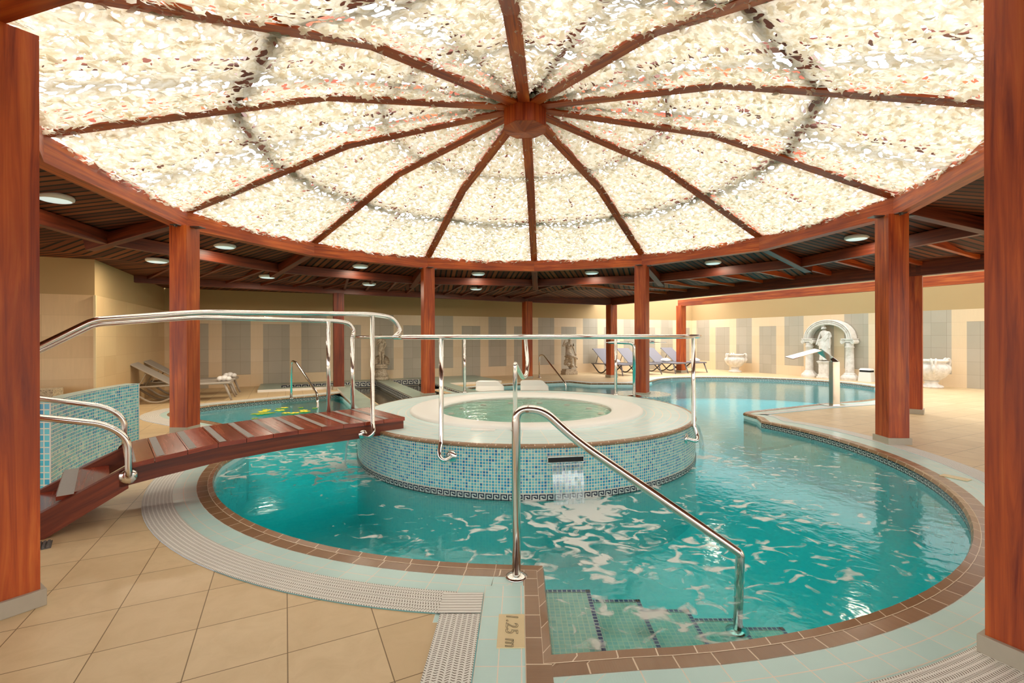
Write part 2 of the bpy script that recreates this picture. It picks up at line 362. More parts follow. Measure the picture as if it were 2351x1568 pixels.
def water_mat(name, tint, absorb, dens, bump=.25, foam=None, scale=3.5):
    t = NT(name); P = t.obj()
    n1 = t.noise(t.mapping(P, (1, 1.0, 1)), scale, 3, .55, .8); n2 = t.noise(P, scale*4.5, 2, .5, .4)
    nm = t.bump(t.math('ADD', n1, t.math('MULTIPLY', n2, .25)), bump, .05)
    fr = t.n('ShaderNodeFresnel', i_IOR=1.33, i_Normal=nm).outputs[0]
    tr = t.n('ShaderNodeBsdfTransparent', i_Color=(*tint, 1)); g = t.n('ShaderNodeBsdfGlossy', i_Roughness=.09, i_Normal=nm, i_Color=(1, 1, 1, 1))
    sh = t.n('ShaderNodeMixShader', i_0=fr, i_1=tr.outputs[0], i_2=g.outputs[0]).outputs[0]
    if foam:
        tot = None
        sep = t.n('ShaderNodeSeparateXYZ', i_0=P)
        for (x, y, rad, amt, ax) in foam:
            dx = t.math('SUBTRACT', sep.outputs[0], x); dy = t.math('MULTIPLY', t.math('SUBTRACT', sep.outputs[1], y), ax)
            d = t.math('SQRT', t.math('ADD', t.math('MULTIPLY', dx, dx), t.math('MULTIPLY', dy, dy)))
            k = t.math('MULTIPLY', t.math('MAXIMUM', t.math('SUBTRACT', 1.0, t.math('DIVIDE', d, rad)), 0.0), amt)
            tot = k if tot is None else t.math('MAXIMUM', tot, k)
        fn = t.noise(t.mapping(P, (1, 1.25, 1), (0, 0, .3)), 5.5, 3, .45, 1.4)
        val = t.math('ADD', fn, t.math('MULTIPLY', tot, .34))
        m = t.n('ShaderNodeMapRange', i_0=val, i_1=.645, i_2=.75).outputs[0]
        m = t.math('MULTIPLY', m, t.math('GREATER_THAN', tot, .0)); m = t.math('MULTIPLY', m, .80)
        fb = t.n('ShaderNodeBsdfDiffuse', i_Color=(.86, .86, .82, 1))
        sh = t.n('ShaderNodeMixShader', i_0=m, i_1=sh, i_2=fb.outputs[0]).outputs[0]
    t.t.links.new(sh, t.out.inputs[0])
    if absorb:
        v = t.n('ShaderNodeVolumeAbsorption', i_Color=(*absorb, 1), i_Density=dens); t.t.links.new(v.outputs[0], t.out.inputs[1])
    return t.m
WZ = -.075
M['water'] = water_mat('pool_water', (.88, 1, 1), (.0, .955, .978), 1.7, .10,
    [(.50, 3.75, .55, 1.35, 1), (.45, 3.3, 1.35, .62, 1.0), (.9, 3.0, 2.3, .36, .9), (-1.9, 5.15, 1.5, .75, 1.3), (-2.6, 5.2, 1.2, .4, 1), (2.3, 5.2, 1.1, .45, 1), (.6, 2.2, 1.3, .2, 1), (2.9, 4.2, 2.0, .16, 1)])
M['water_tub'] = water_mat('whirlpool_water', (.88, 1, .96), None, 0, .25, None, 5)
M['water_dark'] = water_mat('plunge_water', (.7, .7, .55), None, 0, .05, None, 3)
def fall_mat():
    t = NT('falling_water'); uv = t.uv(); n = t.noise(t.mapping(uv, (55, 2.5, 1)), 1, 4, .6)
    tr = t.n('ShaderNodeBsdfTransparent', i_Color=(.92, .98, 1, 1)); g = t.n('ShaderNodeBsdfGlossy', i_Roughness=.15); d = t.n('ShaderNodeBsdfDiffuse', i_Color=(.80, .90, .95, 1))
    a = t.n('ShaderNodeMixShader', i_0=.18, i_1=tr.outputs[0], i_2=g.outputs[0]); b = t.n('ShaderNodeMixShader', i_0=t.ramp(n, [(.45, (.02, .02, .02)), (.72, (.5, .5, .5))]), i_1=a.outputs[0], i_2=d.outputs[0])
    t.t.links.new(b.outputs[0], t.out.inputs[0]); return t.m
M['fall'] = fall_mat()
def lamp_mat():
    t = NT('lamp_diffuser'); p = t.pbr((.72, .82, .80), .4); p.inputs['Emission Color'].default_value = (.72, .9, .88, 1); p.inputs['Emission Strength'].default_value = .28; return t.m
M['lamp'] = lamp_mat()
M['pebble'] = stone('pebble_mosaic', (.55, .45, .30), (.10, .07, .04), 60)
M['cream_tile'] = plain('cream_marker_tile', (.80, .64, .36), .35, var=.15, scale=20)
M['rubber'] = plain('grey_rubber', (.13, .12, .11), .7)
M['leafy'] = plain('leaf_green', (.30, .42, .03), .6)
M['petal'] = plain('yellow_petal', (.80, .72, .05), .6)
M['net_cord'] = plain('net_cord', (.80, .74, .62), .8)

# ------------------------------------------------------------------ pool outline (metres) and coping
def arc(c, r, a0, a1, n):
    return [(c[0]+r*math.sin(R(a0+(a1-a0)*i/n)), c[1]+r*math.cos(R(a0+(a1-a0)*i/n))) for i in range(n+1)]
W0 = (.115, .165, .195)
near_left = arc((.08, 6.0), 3.35, 181.0, 250, 26)            # from the stair corner round to the left
lobe = [Vector((x, y, 0)) for x, y in [(-3.10, 4.95), (-3.18, 5.45), (-3.55, 6.15), (-4.1, 6.75), (-4.63, 7.15), (-5.1, 7.42), (-5.75, 7.85), (-6.02, 8.35), (-5.88, 8.95), (-5.45, 9.5), (-4.93, 10.05), (-4.42, 10.55), (-4.15, 10.85)]]
lobe = [(p.x, p.y) for p in smooth_path(lobe[1:], 4)]
strip_in = [tuple(room(-6.0, D))[:2] for D in (2.7, 6.0)]
back_ring = arc((.08, 6.0), 3.35, -57, -18, 14)
rear = [(-1.0, 10.4), (-1.75, 11.55), (-.39, 12.71), (.75, 13.38), (1.42, 13.62), (1.95, 13.05), (3.15, 13.0)]
far = [(3.87, 13.75), (4.34, 14.45), (5.04, 14.9), (6.28, 14.95), (7.39, 14.67), (8.32, 14.1), (8.94, 13.36), (9.12, 12.6), (9.0, 11.7), (8.5, 10.85), (7.95, 10.22), (7.35, 9.72), (6.76, 9.38), (5.77, 9.0), (4.73, 8.47), (3.97, 8.1), (3.76, 7.9)]
far = [(p.x, p.y) for p in smooth_path([Vector((a, b, 0)) for a, b in far], 3)]
near_right = [(3.80, 7.55)]+arc((.29, 5.63), 3.70, 66, 180.0, 44)
near_right = [p for p in near_right if p[0] > .30]
notch = [(.125, 1.90), (.125, 2.64)]
OUT = near_left[1:]+lobe+strip_in[1:]+back_ring+rear+far+near_right+notch
def width_at(p):
    x, y = p
    if y < 3.0 and x > .1: return (.105, .185, .17)
    if x > 3.6 and 7.3 < y < 9.0: return (.09, .12, .12)
    if x > 3.2 and y < 7.3: return (.14, .24, .20)
    if x > 3.5: return (.08, .17, .20)
    if y > 10 and x > -2: return (.06, .10, .16)
    if x < -3.5 and y < 10.9: return (.10, .10, .26)
    return W0
def offset_lines(P, widths):
    n = len(P); res = [[] for _ in range(4)]
    area2 = sum(P[i][0]*P[(i+1) % n][1]-P[(i+1) % n][0]*P[i][1] for i in range(n)); sg = 1 if area2 > 0 else -1
    for i in range(n):
        a, b, c = Vector(P[i-1]), Vector(P[i]), Vector(P[(i+1) % n])
        d1 = (b-a).normalized(); d2 = (c-b).normalized()
        n1 = Vector((d1.y, -d1.x))*sg; n2 = Vector((d2.y, -d2.x))*sg; m = (n1+n2)
        m = m.normalized() if m.length > .2 else n1
        k = 1/max(.45, m.dot(n1)); acc = 0
        for j in range(4):
            res[j].append(b+m*k*acc)
            if j < 3: acc += widths[i][j]
    return res
P2 = []
for p in OUT:
    if not P2 or (Vector(p)-Vector(P2[-1])).length > .02: P2.append(p)
OUT = P2
WID = [width_at(p) for p in OUT]
for _ in range(6): WID = [tuple((WID[i-1][j]+WID[i][j]*2+WID[(i+1) % len(WID)][j])/4 for j in range(3)) for i in range(len(WID))]
LN = offset_lines(OUT, WID)

def fill_poly(name, outer, holes, z, mat, depth=0):
    cu = bpy.data.curves.new(name, 'CURVE'); cu.dimensions = '2D'; cu.fill_mode = 'BOTH' if depth else 'FRONT'
    if depth: cu.extrude = depth
    for poly in [outer]+holes:
        sp = cu.splines.new('POLY'); sp.points.add(len(poly)-1); sp.use_cyclic_u = True
        for q, p in zip(sp.points, poly): q.co = (p[0], p[1], 0, 1)
    o = bpy.data.objects.new(name, cu); C.objects.link(o)
    me = bpy.data.meshes.new_from_object(o.evaluated_get(bpy.context.evaluated_depsgraph_get())); bpy.data.objects.remove(o); bpy.data.curves.remove(cu)
    me.name = name; me.materials.clear(); me.materials.append(mat)
    uv = me.uv_layers.new(name='uv') if not me.uv_layers else me.uv_layers[0]
    for l in me.loops: co = me.vertices[l.vertex_index].co; uv.data[l.index].uv = (co.x, co.y)
    for v in me.vertices: v.co.z += z
    if not depth:
        bm = bmesh.new(); bm.from_mesh(me)
        for f in bm.faces:
            if f.normal.z < 0: f.normal_flip()
        bm.to_mesh(me); bm.free()
    o = bpy.data.objects.new(name, me); C.objects.link(o); return o
def ribbon(name, lo, hi, z0, z1, mat, parent=None, idx=None, drop=0, vflip=False, closed=True):
    mb = MB(); n = len(lo); L = 0
    for i in (idx if idx is not None else range(n if closed else n-1)):
        j = (i+1) % n; d = ((Vector(hi[i])-Vector(hi[j])).length+(Vector(lo[i])-Vector(lo[j])).length)/2; w_ = (Vector(hi[i])-Vector(lo[i])).length
        mb.face([(*lo[i][:2], z0), (*lo[j][:2], z0), (*hi[j][:2], z1), (*hi[i][:2], z1)], [(L, 0), (L+d, 0), (L+d, w_), (L, w_)])
        L += d
    o = mb.build(name, mat, parent)
    bm = bmesh.new(); bm.from_mesh(o.data)
    for f in bm.faces:
        if f.normal.z < 0: f.normal_flip()
    bm.to_mesh(o.data); bm.free(); return o

# floor outline follows the walls and runs on behind the camera
LC = room(-9.84, 0); LK = Vector((-6.67, 7.39))                    # left back corner, and the corner nearer the camera
LK = LC+Vector((SI, -CO, 0))*4.77; LEND = LK+Vector((-CO, -SI, 0))*9
RE = rwall(23, 0)
floor_outer = [LEND, LK, LC, Vector((RB.x, RB.y, 0)), RE, Vector((RE.x, -6, 0)), Vector((LEND.x, -6, 0))]
plat = [room(-7.75, 1.62), room(-6.0, 1.72), room(-6.0, 6.2), room(-5.3, 6.2), room(-3.2, 6.2), room(-3.2, 2.15), room(-1.65, 2.15), room(-1.65, .012), room(-7.75, .012)]
h1 = [room(-7.25, .45), room(-4.82, .45), room(-4.82, 5.5), room(-5.65, 5.5), room(-5.65, 1.35), room(-7.25, 1.35)]
h2 = [room(-4.42, .45), room(-2.0, .45), room(-2.0, 1.75), room(-3.2, 1.75), room(-3.2, 1.76), room(-3.57, 1.76), room(-3.57, 5.5), room(-4.42, 5.5)]
fl = fill_poly('floor', floor_outer, [LN[3], h1, h2], 0, M['floor']); tag(fl, kind='structure')
cop = thing('pool_coping', 'brown, pale blue and white tiled coping round the pool edge', 'coping'); tag(cop, kind='structure')
ribbon('brown_edge', LN[0], LN[1], .004, .004, M['cop_brown'], cop)
nose = MB(); L = 0
for i in range(len(OUT)):                                        # rounded nosing that steps down to the water
    j = (i+1) % len(OUT)
    a0, a1 = LN[0][i], LN[0][j]; d = (a1-a0).length
    i0 = a0+(LN[1][i]-a0)*.33; i1 = a1+(LN[1][j]-a1)*.33
    ia = a0-(LN[1][i]-a0).normalized()*.012; ib = a1-(LN[1][j]-a1).normalized()*.012
    nose.face([(*i0, .005), (*i1, .005), (*a1, .016), (*a0, .016)], [(L, 0), (L+d, 0), (L+d, .03), (L, .03)])
    nose.face([(*a0, .016), (*a1, .016), (*ib, -.012), (*ia, -.012)], [(L, .03), (L+d, .03), (L+d, .06), (L, .06)])
    nose.face([(*ia, -.012), (*ib, -.012), (*a1, -.03), (*a0, -.03)], [(L, .06), (L+d, .06), (L+d, .08), (L, .08)])
    L += d
nose.build('nosing', M['cop_brown'], cop)
ribbon('pale_blue_tiles', LN[1], LN[2], .003, .003, M['cop_blue'], cop)
nR = len(LN[2]); 
def grate_ok(i):
    a, b = LN[2][i], LN[3][i]
    if a.y < 2.9 and a.x > -.2: return False
    return not (a.y > 7.9 and -3.2 < a.x < -1.0 and a.y < 11.5)
ribbon('white_grating', LN[2], LN[3], .006, .006, M['grate'], cop, idx=[i for i in range(nR) if grate_ok(i) and grate_ok((i+1) % nR)])
# fields the grating does not cover: pale tiles and floor beside the stair
mb = MB()
def rect(mb, x0, x1, y0, y1, z, swap=False, mi=0):
    uv = [(0, 0), (x1-x0, 0), (x1-x0, y1-y0), (0, y1-y0)]
    if swap: uv = [(0, 0), (0, x1-x0), (y1-y0, x1-x0), (y1-y0, 0)]
    mb.face([(x0, y0, z), (x1, y0, z), (x1, y1, z), (x0, y1, z)], uv, mi)
rect(mb, -.18, .02, .2, 2.45, .0045, True)
mb.build('pale_blue_tiles', M['cop_blue'], cop)
mb = MB(); rect(mb, -.375, -.185, .2, 2.20, .0075, True); mb.build('white_grating', M['grate'], cop)
mb = MB(); rect(mb, -.385, -.185, 2.20, 2.375, .0105, False); mb.build('corner_grating', M['corner_grate'], cop)
mb = MB(); rect(mb, -.40, .0, 2.14, 2.50, .0008); mb.build('pale_blue_tiles', M['cop_blue'], cop)
mb = MB(); rect(mb, .02, .125, 1.2, 2.64, .0055, True); mb.build('brown_edge', M['cop_brown'], cop)
# lower right: pale tiles then a grating ending square
rr_c = (.29, 5.63)
def fan(a0, a1, r0, r1, z, n=24):
    mb = MB(); L = 0
    for i in range(n):
        b0 = a0+(a1-a0)*i/n; b1 = a0+(a1-a0)*(i+1)/n; q = lambda r, a: (rr_c[0]+r*math.sin(R(a)), rr_c[1]+r*math.cos(R(a)), z); d = abs(R(b1-b0))*r0
        mb.face([q(r0, b1), q(r0, b0), q(r1, b0), q(r1, b1)], [(L+d, 0), (L, 0), (L, r1-r0), (L+d, r1-r0)]); L += d
    return mb
fan(183, 130, 3.99, 4.50, .0035).build('pale_blue_tiles', M['cop_blue'], cop)
fan(175, 156.0, 4.005, 4.30, .008).build('white_grating', M['grate'], cop)

# basin: walls and floor, water volume
bz = -.66
bas = thing('pool_basin', 'turquoise mosaic basin of the round swimming pool', 'pool'); tag(bas, kind='structure')
mb = MB(); L = 0
for i in range(len(OUT)):
    j = (i+1) % len(OUT); d = (LN[0][j]-LN[0][i]).length
    mb.face([(*LN[0][j], bz), (*LN[0][i], bz), (*LN[0][i], .0), (*LN[0][j], .0)], [(L+d, bz), (L, bz), (L, 0), (L+d, 0)]); L += d
mb.build('basin_wall', M['basin'], bas)
bf = fill_poly('basin_floor', [tuple(p) for p in LN[0]], [], bz, M['basin']); bf.parent = bas
# Greek key band below the coping
KEY = ["111111110", "100000010", "101111010", "101001010", "101000010", "101111110", "100000001"]
KEY = ["1111110", "1000010", "1011010", "1001110", "1000000", "1111111"][::-1]
def key_band(path, z0, z1, off, parent, closed=False, white=True, name='key_band'):
    P = [Vector(p) for p in path]; Ls = [0]
    for i in range(1, len(P)): Ls.append(Ls[-1]+(P[i]-P[i-1]).length)
    def at(s):
        s = min(max(s, 0), Ls[-1]-1e-6)
        lo, hi = 0, len(Ls)-1
        while hi-lo > 1:
            m = (lo+hi)//2
            if Ls[m] <= s: lo = m
            else: hi = m
        t = (s-Ls[lo])/max(1e-9, Ls[hi]-Ls[lo]); d = (P[hi]-P[lo]).normalized(); nrm = Vector((d.y, -d.x)); return P[lo]+(P[hi]-P[lo])*t+nrm*off
    if white:
        mb = MB(); n = max(2, int(Ls[-1]/.08))
        for i in range(n):
            a, b = at(Ls[-1]*i/n), at(Ls[-1]*(i+1)/n); mb.face([(*a, z0), (*b, z0), (*b, z1), (*a, z1)], [(Ls[-1]*i/n, z0), (Ls[-1]*(i+1)/n, z0), (Ls[-1]*(i+1)/n, z1), (Ls[-1]*i/n, z1)])
        mb.build(name, M['band_white'], parent)
    off2 = off; rows = len(KEY); cell = (z1-z0)*.86/rows; zz = z0+(z1-z0)*.07; cols = len(KEY[0]); mb = MB(); s = 0
    off = off+math.copysign(.0025, off)
    def at2(s):
        p = at(s); return p
    while s+cell*cols < Ls[-1]:
        for r_ in range(rows):
            c = 0
            while c < cols:
                if KEY[r_][c] == '1':
                    c2 = c
                    while c2 < cols and KEY[r_][c2] == '1': c2 += 1
                    a = at(s+c*cell); b = at(s+c2*cell)
                    mb.face([(*a, zz+r_*cell), (*b, zz+r_*cell), (*b, zz+(r_+1)*cell), (*a, zz+(r_+1)*cell)]); c = c2
                else: c += 1
        s += cell*cols
    mb.build(name, M['band_ink'], parent)
KO = .006
def sect(test): 
    seq = []; best = []
    for k in range(2*len(OUT)):
        i = k % len(OUT)
        if test(LN[0][i]): seq.append(tuple(LN[0][i]))
        else:
            if len(seq) > len(best): best = seq
            seq = []
    return best
key_band(sect(lambda p: p.x > 2.6 and p.y < 7.3), -.088, -.014, KO, bas)
key_band(sect(lambda p: p.x > 3.8 and p.y > 12), -.088, -.014, KO, bas)
key_band(sect(lambda p: p.x < -4.0 and 8.5 < p.y < 11), -.088, -.014, KO, bas)
wo = thing('pool_water', 'turquoise water filling the pool, white foam below the spouts', 'water'); tag(wo, kind='stuff')
mb = MB(); n = len(LN[0])
wtop = fill_poly('water_body', [tuple(p) for p in LN[0]], [], WZ, M['water'])
bm = bmesh.new(); bm.from_mesh(wtop.data); bmesh.ops.remove_doubles(bm, verts=bm.verts, dist=1e-5)
ret = bmesh.ops.extrude_face_region(bm, geom=bm.faces[:])
for v in [g for g in ret['geom'] if isinstance(g, bmesh.types.BMVert)]: v.co.z = bz-.05
bmesh.ops.recalc_face_normals(bm, faces=bm.faces); bm.to_mesh(wtop.data); bm.free(); wtop.parent = wo

# submerged stairs beside the corner
st = thing('pool_steps', 'submerged green mosaic steps with navy edges beside the near handrail', 'steps')
edges = [.125, .385, .66, .93, 1.20, 1.45]; zs = [-.10, -.155, -.21, -.26, -.31]
for i in range(5):
    x0, x1, z = edges[i], edges[i+1], zs[i]; ylo = 1.80
    mb = MB(); mb.box((x0+x1)/2, (ylo+2.60)/2, (z+bz)/2, x1-x0, 2.60-ylo, z-bz); mb.f = mb.f; 
    o = mb.build('step', M['mosaic_step'], st)
    e = MB(); e.box(x1-.013, (ylo+2.60)/2, z+.0015, .026, 2.60-ylo, .004); e.box((x0+x1)/2, 2.60-.013, z+.0015, x1-x0, .026, .004)
    q = e.build('step_edge', M['mosaic_navy'], None); q.parent = o

# ------------------------------------------------------------------ whirlpool drum
JZ = .385; JR = 2.03
jac = thing('whirlpool_tub', 'round raised whirlpool clad in blue mosaic in the middle of the pool', 'whirlpool', (DC.x, DC.y, 0))
def jb(mb, name, m, **k): return mb.build(name, m, jac, **k)
cc = (DC.x, DC.y, 0)
mb = MB(); mb.lathe([(JR, bz), (JR, -.075)], 128, cc); jb(mb, 'submerged_wall', M['basin'], smooth=True)
mb = MB(); mb.lathe([(JR, -.075), (JR, JZ-.02)], 128, cc); drum = jb(mb, 'mosaic_wall', M['mosaic'], smooth=True)
mb = MB(); mb.lathe([(JR-.035, JZ+.004), (JR-.01, JZ+.005), (JR+.006, JZ-.004), (JR+.010, JZ-.014), (JR+.004, JZ-.026), (JR, JZ-.03)], 128, cc); jb(mb, 'brown_rim', M['cop_brown'], smooth=True)
def ring_uv(name, r0, r1, z0, z1, m, par, n=128, cen=None):
    mb = MB(); ce = cen or (DC.x, DC.y)
    for i in range(n):
        a0, a1 = 2*PI*i/n, 2*PI*(i+1)/n; q = lambda r, a, z: (ce[0]+r*math.cos(a), ce[1]+r*math.sin(a), z); rm = (r0+r1)/2+.3
        mb.face([q(r0, a0, z0), q(r1, a0, z1), q(r1, a1, z1), q(r0, a1, z0)], [(a0*rm, 0), (a0*rm, r1-r0), (a1*rm, r1-r0), (a1*rm, 0)])
    return mb.build(name, m, par)
M['tub_deck'] = None
t_ = NT('tub_deck_tile'); _uv = t_.uv(); _b, _f = t_.brick(_uv, .24, .093, .005, 0)
_c = t_.ramp(_b, [(0, (.66, .84, .82)), (1, (.74, .90, .87))]); _c = t_.mix(t_.math('MULTIPLY', t_.noise(_uv, 6, 4), .35), _c, (.58, .78, .76)); _c = t_.mix(_f, _c, (.92, .86, .76))
t_.pbr(_c, .5, 0, t_.bump(t_.math('SUBTRACT', 1.0, _f), .3, .003), .5, .2); M['tub_deck'] = t_.m
ring_uv('tiled_deck', 1.30, JR-.03, JZ+.002, JZ+.002, M['tub_deck'], jac)
mb = MB(); sc_ = (DC.x+.005, DC.y+.06, 0)
mb.lathe([(1.46, JZ), (1.46, JZ+.022), (1.43, JZ+.035), (1.30, JZ+.036), (1.20, JZ+.03), (1.12, JZ+.018), (1.085, JZ+.002), (1.075, JZ-.03), (1.065, JZ-.05)], 96, sc_)
jb(mb, 'acrylic_shell', M['acrylic'], smooth=True)
mb = MB(); mb.lathe([(1.07, JZ-.03), (1.04, JZ-.06), (.98, JZ-.08), (.62, JZ-.09), (.55, JZ-.12), (.50, JZ-.19), (.001, JZ-.20)], 72, sc_); seat = jb(mb, 'submerged_seat', M['acrylic_water'], smooth=True)
for k in range(14):
    a = 2*PI*k/14; e = MB(); e.lathe([(0.001, .008), (.03, .008), (.042, .0), (.05, -.01)], 14, (sc_[0]+.97*math.cos(a), sc_[1]+.97*math.sin(a), JZ-.066)); sub('water_jet', e, M['acrylic'], seat, smooth=True)
mb = MB(); mb.lathe([(1.08, JZ+.0), (.001, JZ+.0)], 72, sc_); jb(mb, 'tub_water', M['water_tub'], smooth=True)
pts = [tuple(Vector((DC.x, DC.y))+Vector((math.cos(a), math.sin(a)))*JR) for a in [2*PI*i/200 for i in range(201)]]
key_band(pts, -.090, -.025, .004, jac)
# three waterfall spouts
def spout(ang, wdt, label=None):
    c = pol(JR, ang); n = (c-Vector((DC.x, DC.y, 0))).normalized(); tg = Vector((-n.y, n.x, 0)); sz = .265
    rot = math.atan2(tg.y, tg.x)
    b = MB(); p = c+n*.005
    b.box(p.x, p.y, sz+.022, wdt+.05, .03, .008, rot); b.box(p.x, p.y, sz-.022, wdt+.05, .05, .006, rot)
    for s in (-1, 1): q = p+tg*s*(wdt/2+.022); b.box(q.x, q.y, sz, .006, .03, .05, rot)
    o = jb(b, 'spout_frame', M['steel'])
    k = MB(); q = p-n*.002; k.box(q.x, q.y, sz, wdt+.04, .012, .04, rot); sub('spout_slot', k, M['black'], o)
    s_ = MB(); N = 12; M_ = 10
    for i in range(N):
        t0, t1 = i/N, (i+1)/N
        def pt(t, u):
            out = .03+.10*t**.6*1.0; z = sz-.02-(sz-.02-WZ+.01)*t**1.6; tap = 1-.04*t
            return p+n*(out+.006*math.sin(u*17+t*4))+tg*(u*wdt/2*tap)+Vector((0, 0, z))
        for j in range(M_):
            u0, u1 = -1+2*j/M_, -1+2*(j+1)/M_
            s_.face([pt(t0, u0), pt(t0, u1), pt(t1, u1), pt(t1, u0)], [(u0*wdt/2, t0*.35), (u1*wdt/2, t0*.35), (u1*wdt/2, t1*.35), (u0*wdt/2, t1*.35)])
    sub('falling_water', s_, M['fall'], o, smooth=True)
spout(171.2, .27); spout(-112, .27); spout(97, .27)
# marker tile on the drum deck
mb = MB(); mk = Vector((-.36, 4.62, JZ+.006)); mb.box(mk.x, mk.y, mk.z, .24, .10, .006, R(-4)); jb(mb, 'marker_tile', M['white_plastic'])

# drum under the rear post
mb = MB(); pd = pol(RR, 33.2); mb.lathe([(.58, bz), (.58, .10), (.57, .118), (.001, .12)], 48, (pd.x, pd.y, 0))
o = mb.build('post_plinth', M['mosaic']); tag(o, 'round blue mosaic plinth in the water under the post behind the whirlpool', 'plinth')

# ------------------------------------------------------------------ plunge pools at the back left
pl = thing('plunge_pool_surround', 'low pale blue tiled surround of the three plunge pools along the back wall', 'plunge pool')
PZ = .06
h2 = [room(-4.42, .45), room(-3.57, .45), room(-3.57, 5.5), room(-4.42, 5.5)]
h3 = [room(-3.2, .45), room(-2.0, .45), room(-2.0, 1.75), room(-3.2, 1.75)]
outer = [room(-7.75, 1.65), room(-6.02, 1.65), room(-6.02, 6.0), room(-3.2, 6.0), room(-3.2, 2.15), room(-1.65, 2.15), room(-1.65, .012), room(-7.75, .012)]
M['plunge_tile'] = tiles('plunge_coping_tile', UVF, .24, .24, .003, [(.30, .40, .34), (.36, .46, .39)], (.50, .50, .40), .3, var=.3)
ptop = fill_poly('tiled_top', outer, [h1, h2], PZ, M['plunge_tile']); ptop.parent = pl
mb = MB()
for poly, sgn in ((outer, 1),):
    for i in range(len(poly)):
        a, b = poly[i], poly[(i+1) % len(poly)]; mb.face([(a.x, a.y, 0), (b.x, b.y, 0), (b.x, b.y, PZ), (a.x, a.y, PZ)])
mb.build('cream_kerb', M['white_plastic'], pl)
mb = MB()
for poly in (h1, h2):
    for i in range(len(poly)):
        a, b = poly[i], poly[(i+1) % len(poly)]; d = (b-a).length; mb.face([(a.x, a.y, -.8), (b.x, b.y, -.8), (b.x, b.y, PZ), (a.x, a.y, PZ)], [(0, -.8), (d, -.8), (d, PZ), (0, PZ)])
    key_band([tuple(p)[:2] for p in poly]+[tuple(poly[0])[:2]], -.12, .045, .004, pl)
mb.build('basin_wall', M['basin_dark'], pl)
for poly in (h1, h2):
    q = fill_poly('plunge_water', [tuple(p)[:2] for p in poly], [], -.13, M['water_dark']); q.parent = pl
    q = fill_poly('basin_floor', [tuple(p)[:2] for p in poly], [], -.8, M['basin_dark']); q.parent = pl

# ------------------------------------------------------------------ walls
ZT = 1.97; ZW = 2.95
def wall(name, org, dx, L, panels, H, tile, mats):
    mb = MB(); n = Vector((dx.y, -dx.x, 0))
    def q(u0, u1, z0, z1, mi):
        if u1 <= u0 or z1 <= z0: return
        a = org+dx*u0; b = org+dx*u1; mb.face([(a.x, a.y, z0), (b.x, b.y, z0), (b.x, b.y, z1), (a.x, a.y, z1)], [(u0, z0), (u1, z0), (u1, z1), (u0, z1)], mi)
    u = 0
    for (a, b, z0, z1) in panels:
        a, b = max(a, 0), min(b, L)
        if b <= 0 or a >= L: continue
        q(u, a, 0, ZT, 0); q(a, b, 0, z0, 0); q(a, b, z0, z1, 1); q(a, b, z1, ZT, 0); u = b
    q(u, L, 0, ZT, 0); q(0, L, ZT, H, 2)
    o = mb.build(name, mats); tag(o, kind='structure'); return o
pan = []
for k in range(-6, 4):
    a = .72+1.87*k+9.84; pan += [(a, a+.65, .32, ZT), (a+.94, a+1.58, 0, 1.66)]
wall('wall_back', LC, Vector((CO, SI, 0)), 9.84+8.06, pan, ZW, None, [M['tile_cream'], M['tile_gray'], M['paint']])
pan = []
for k in range(0, 13):
    a = .24+1.912*k; pan += [(a, a+.66, .32, ZT), (a+.96, a+1.61, 0, 1.66)]
wall('wall_right', Vector((RB.x, RB.y, 0)), Vector((SI, -CO, 0)), 23, pan, ZW, None, [M['tile_cream'], M['tile_gray'], M['paint']])
wall('wall_left', LC, Vector((SI, -CO, 0)), 4.77, [], ZW, None, [M['tile_left'], M['tile_left'], M['paint']])
wall('wall_entrance', LK, Vector((-CO, -SI, 0)), 9, [], ZW, None, [M['tile_left'], M['tile_left'], M['paint']])
mb = MB(); p = LK; mb.box(p.x+.01, p.y-.01, ZT/2, .03, .03, ZT, ROOMA); o = mb.build('trim_1', M['cream_tile']); tag(o, kind='structure')
# ledge of pebble mosaic at the foot of the entrance wall
mb = MB(); a = LK+Vector((CO, SI, 0))*-.2+Vector((SI, -CO, 0))*.35
a = LK+Vector((-.75, -.95, 0)); mb.box(a.x-.6, a.y-.3, .285, 3.0, .35, .57, ROOMA); o = mb.build('planter_ledge', M['pebble']); tag(o, 'low pebble-topped ledge behind the mosaic wall at the left', 'ledge')

# ------------------------------------------------------------------ posts
def post(x, y, rot, zb, zt, label, size=.235, soc=.08, ov=.04, name='wooden_post', plate=True, wood_='wood'):
    t = thing(name, label, 'post', (x, y, zb), 'wooden posts')
    mb = MB(); k = Matrix.Rotation(rot, 4, 'Z')
    P = []
    h = size/2
    for z in (zb+soc-.01, zt): P += [Vector((x, y, z))+(k @ Vector((i*h, j*h, 0))) for i, j in ((-1, -1), (1, -1), (1, 1), (-1, 1))]
    for i in range(4):
        j = (i+1) % 4; mb.face([P[i], P[j], P[j+4], P[i+4]], [(i*size, 0), ((i+1)*size, 0), ((i+1)*size, zt-zb), (i*size, zt-zb)])
    mb.face([P[4], P[5], P[6], P[7]]); mb.face([P[3], P[2], P[1], P[0]])
    mb.build('shaft', M[wood_], t, bevel=.006)
    s = MB(); s.box(x, y, zb+soc/2, size+ov, size+ov, soc, rot); s.build('tiled_base', M['socle'], t, bevel=.003)
    if plate:
        b = MB(); c = k @ Vector((0, h+.10, 0))
        b.box(x, y, zt-.006, size+.14, .10, .010, rot); b.box(x, y, zt-.006, .12, size+.26, .010, rot)
        for sx in (-1, 1):
            for q in (.125, .155):
                d = k @ Vector((sx*(h+q-.1), 0, 0)); b.lathe([(.001, -.028), (.011, -.028), (.013, -.008)], 8, (x+d.x, y+d.y, zt))
        b.build('steel_bracket', M['steel_plate'], t)
    return t
RZ0, RZ1 = 2.767, 3.0
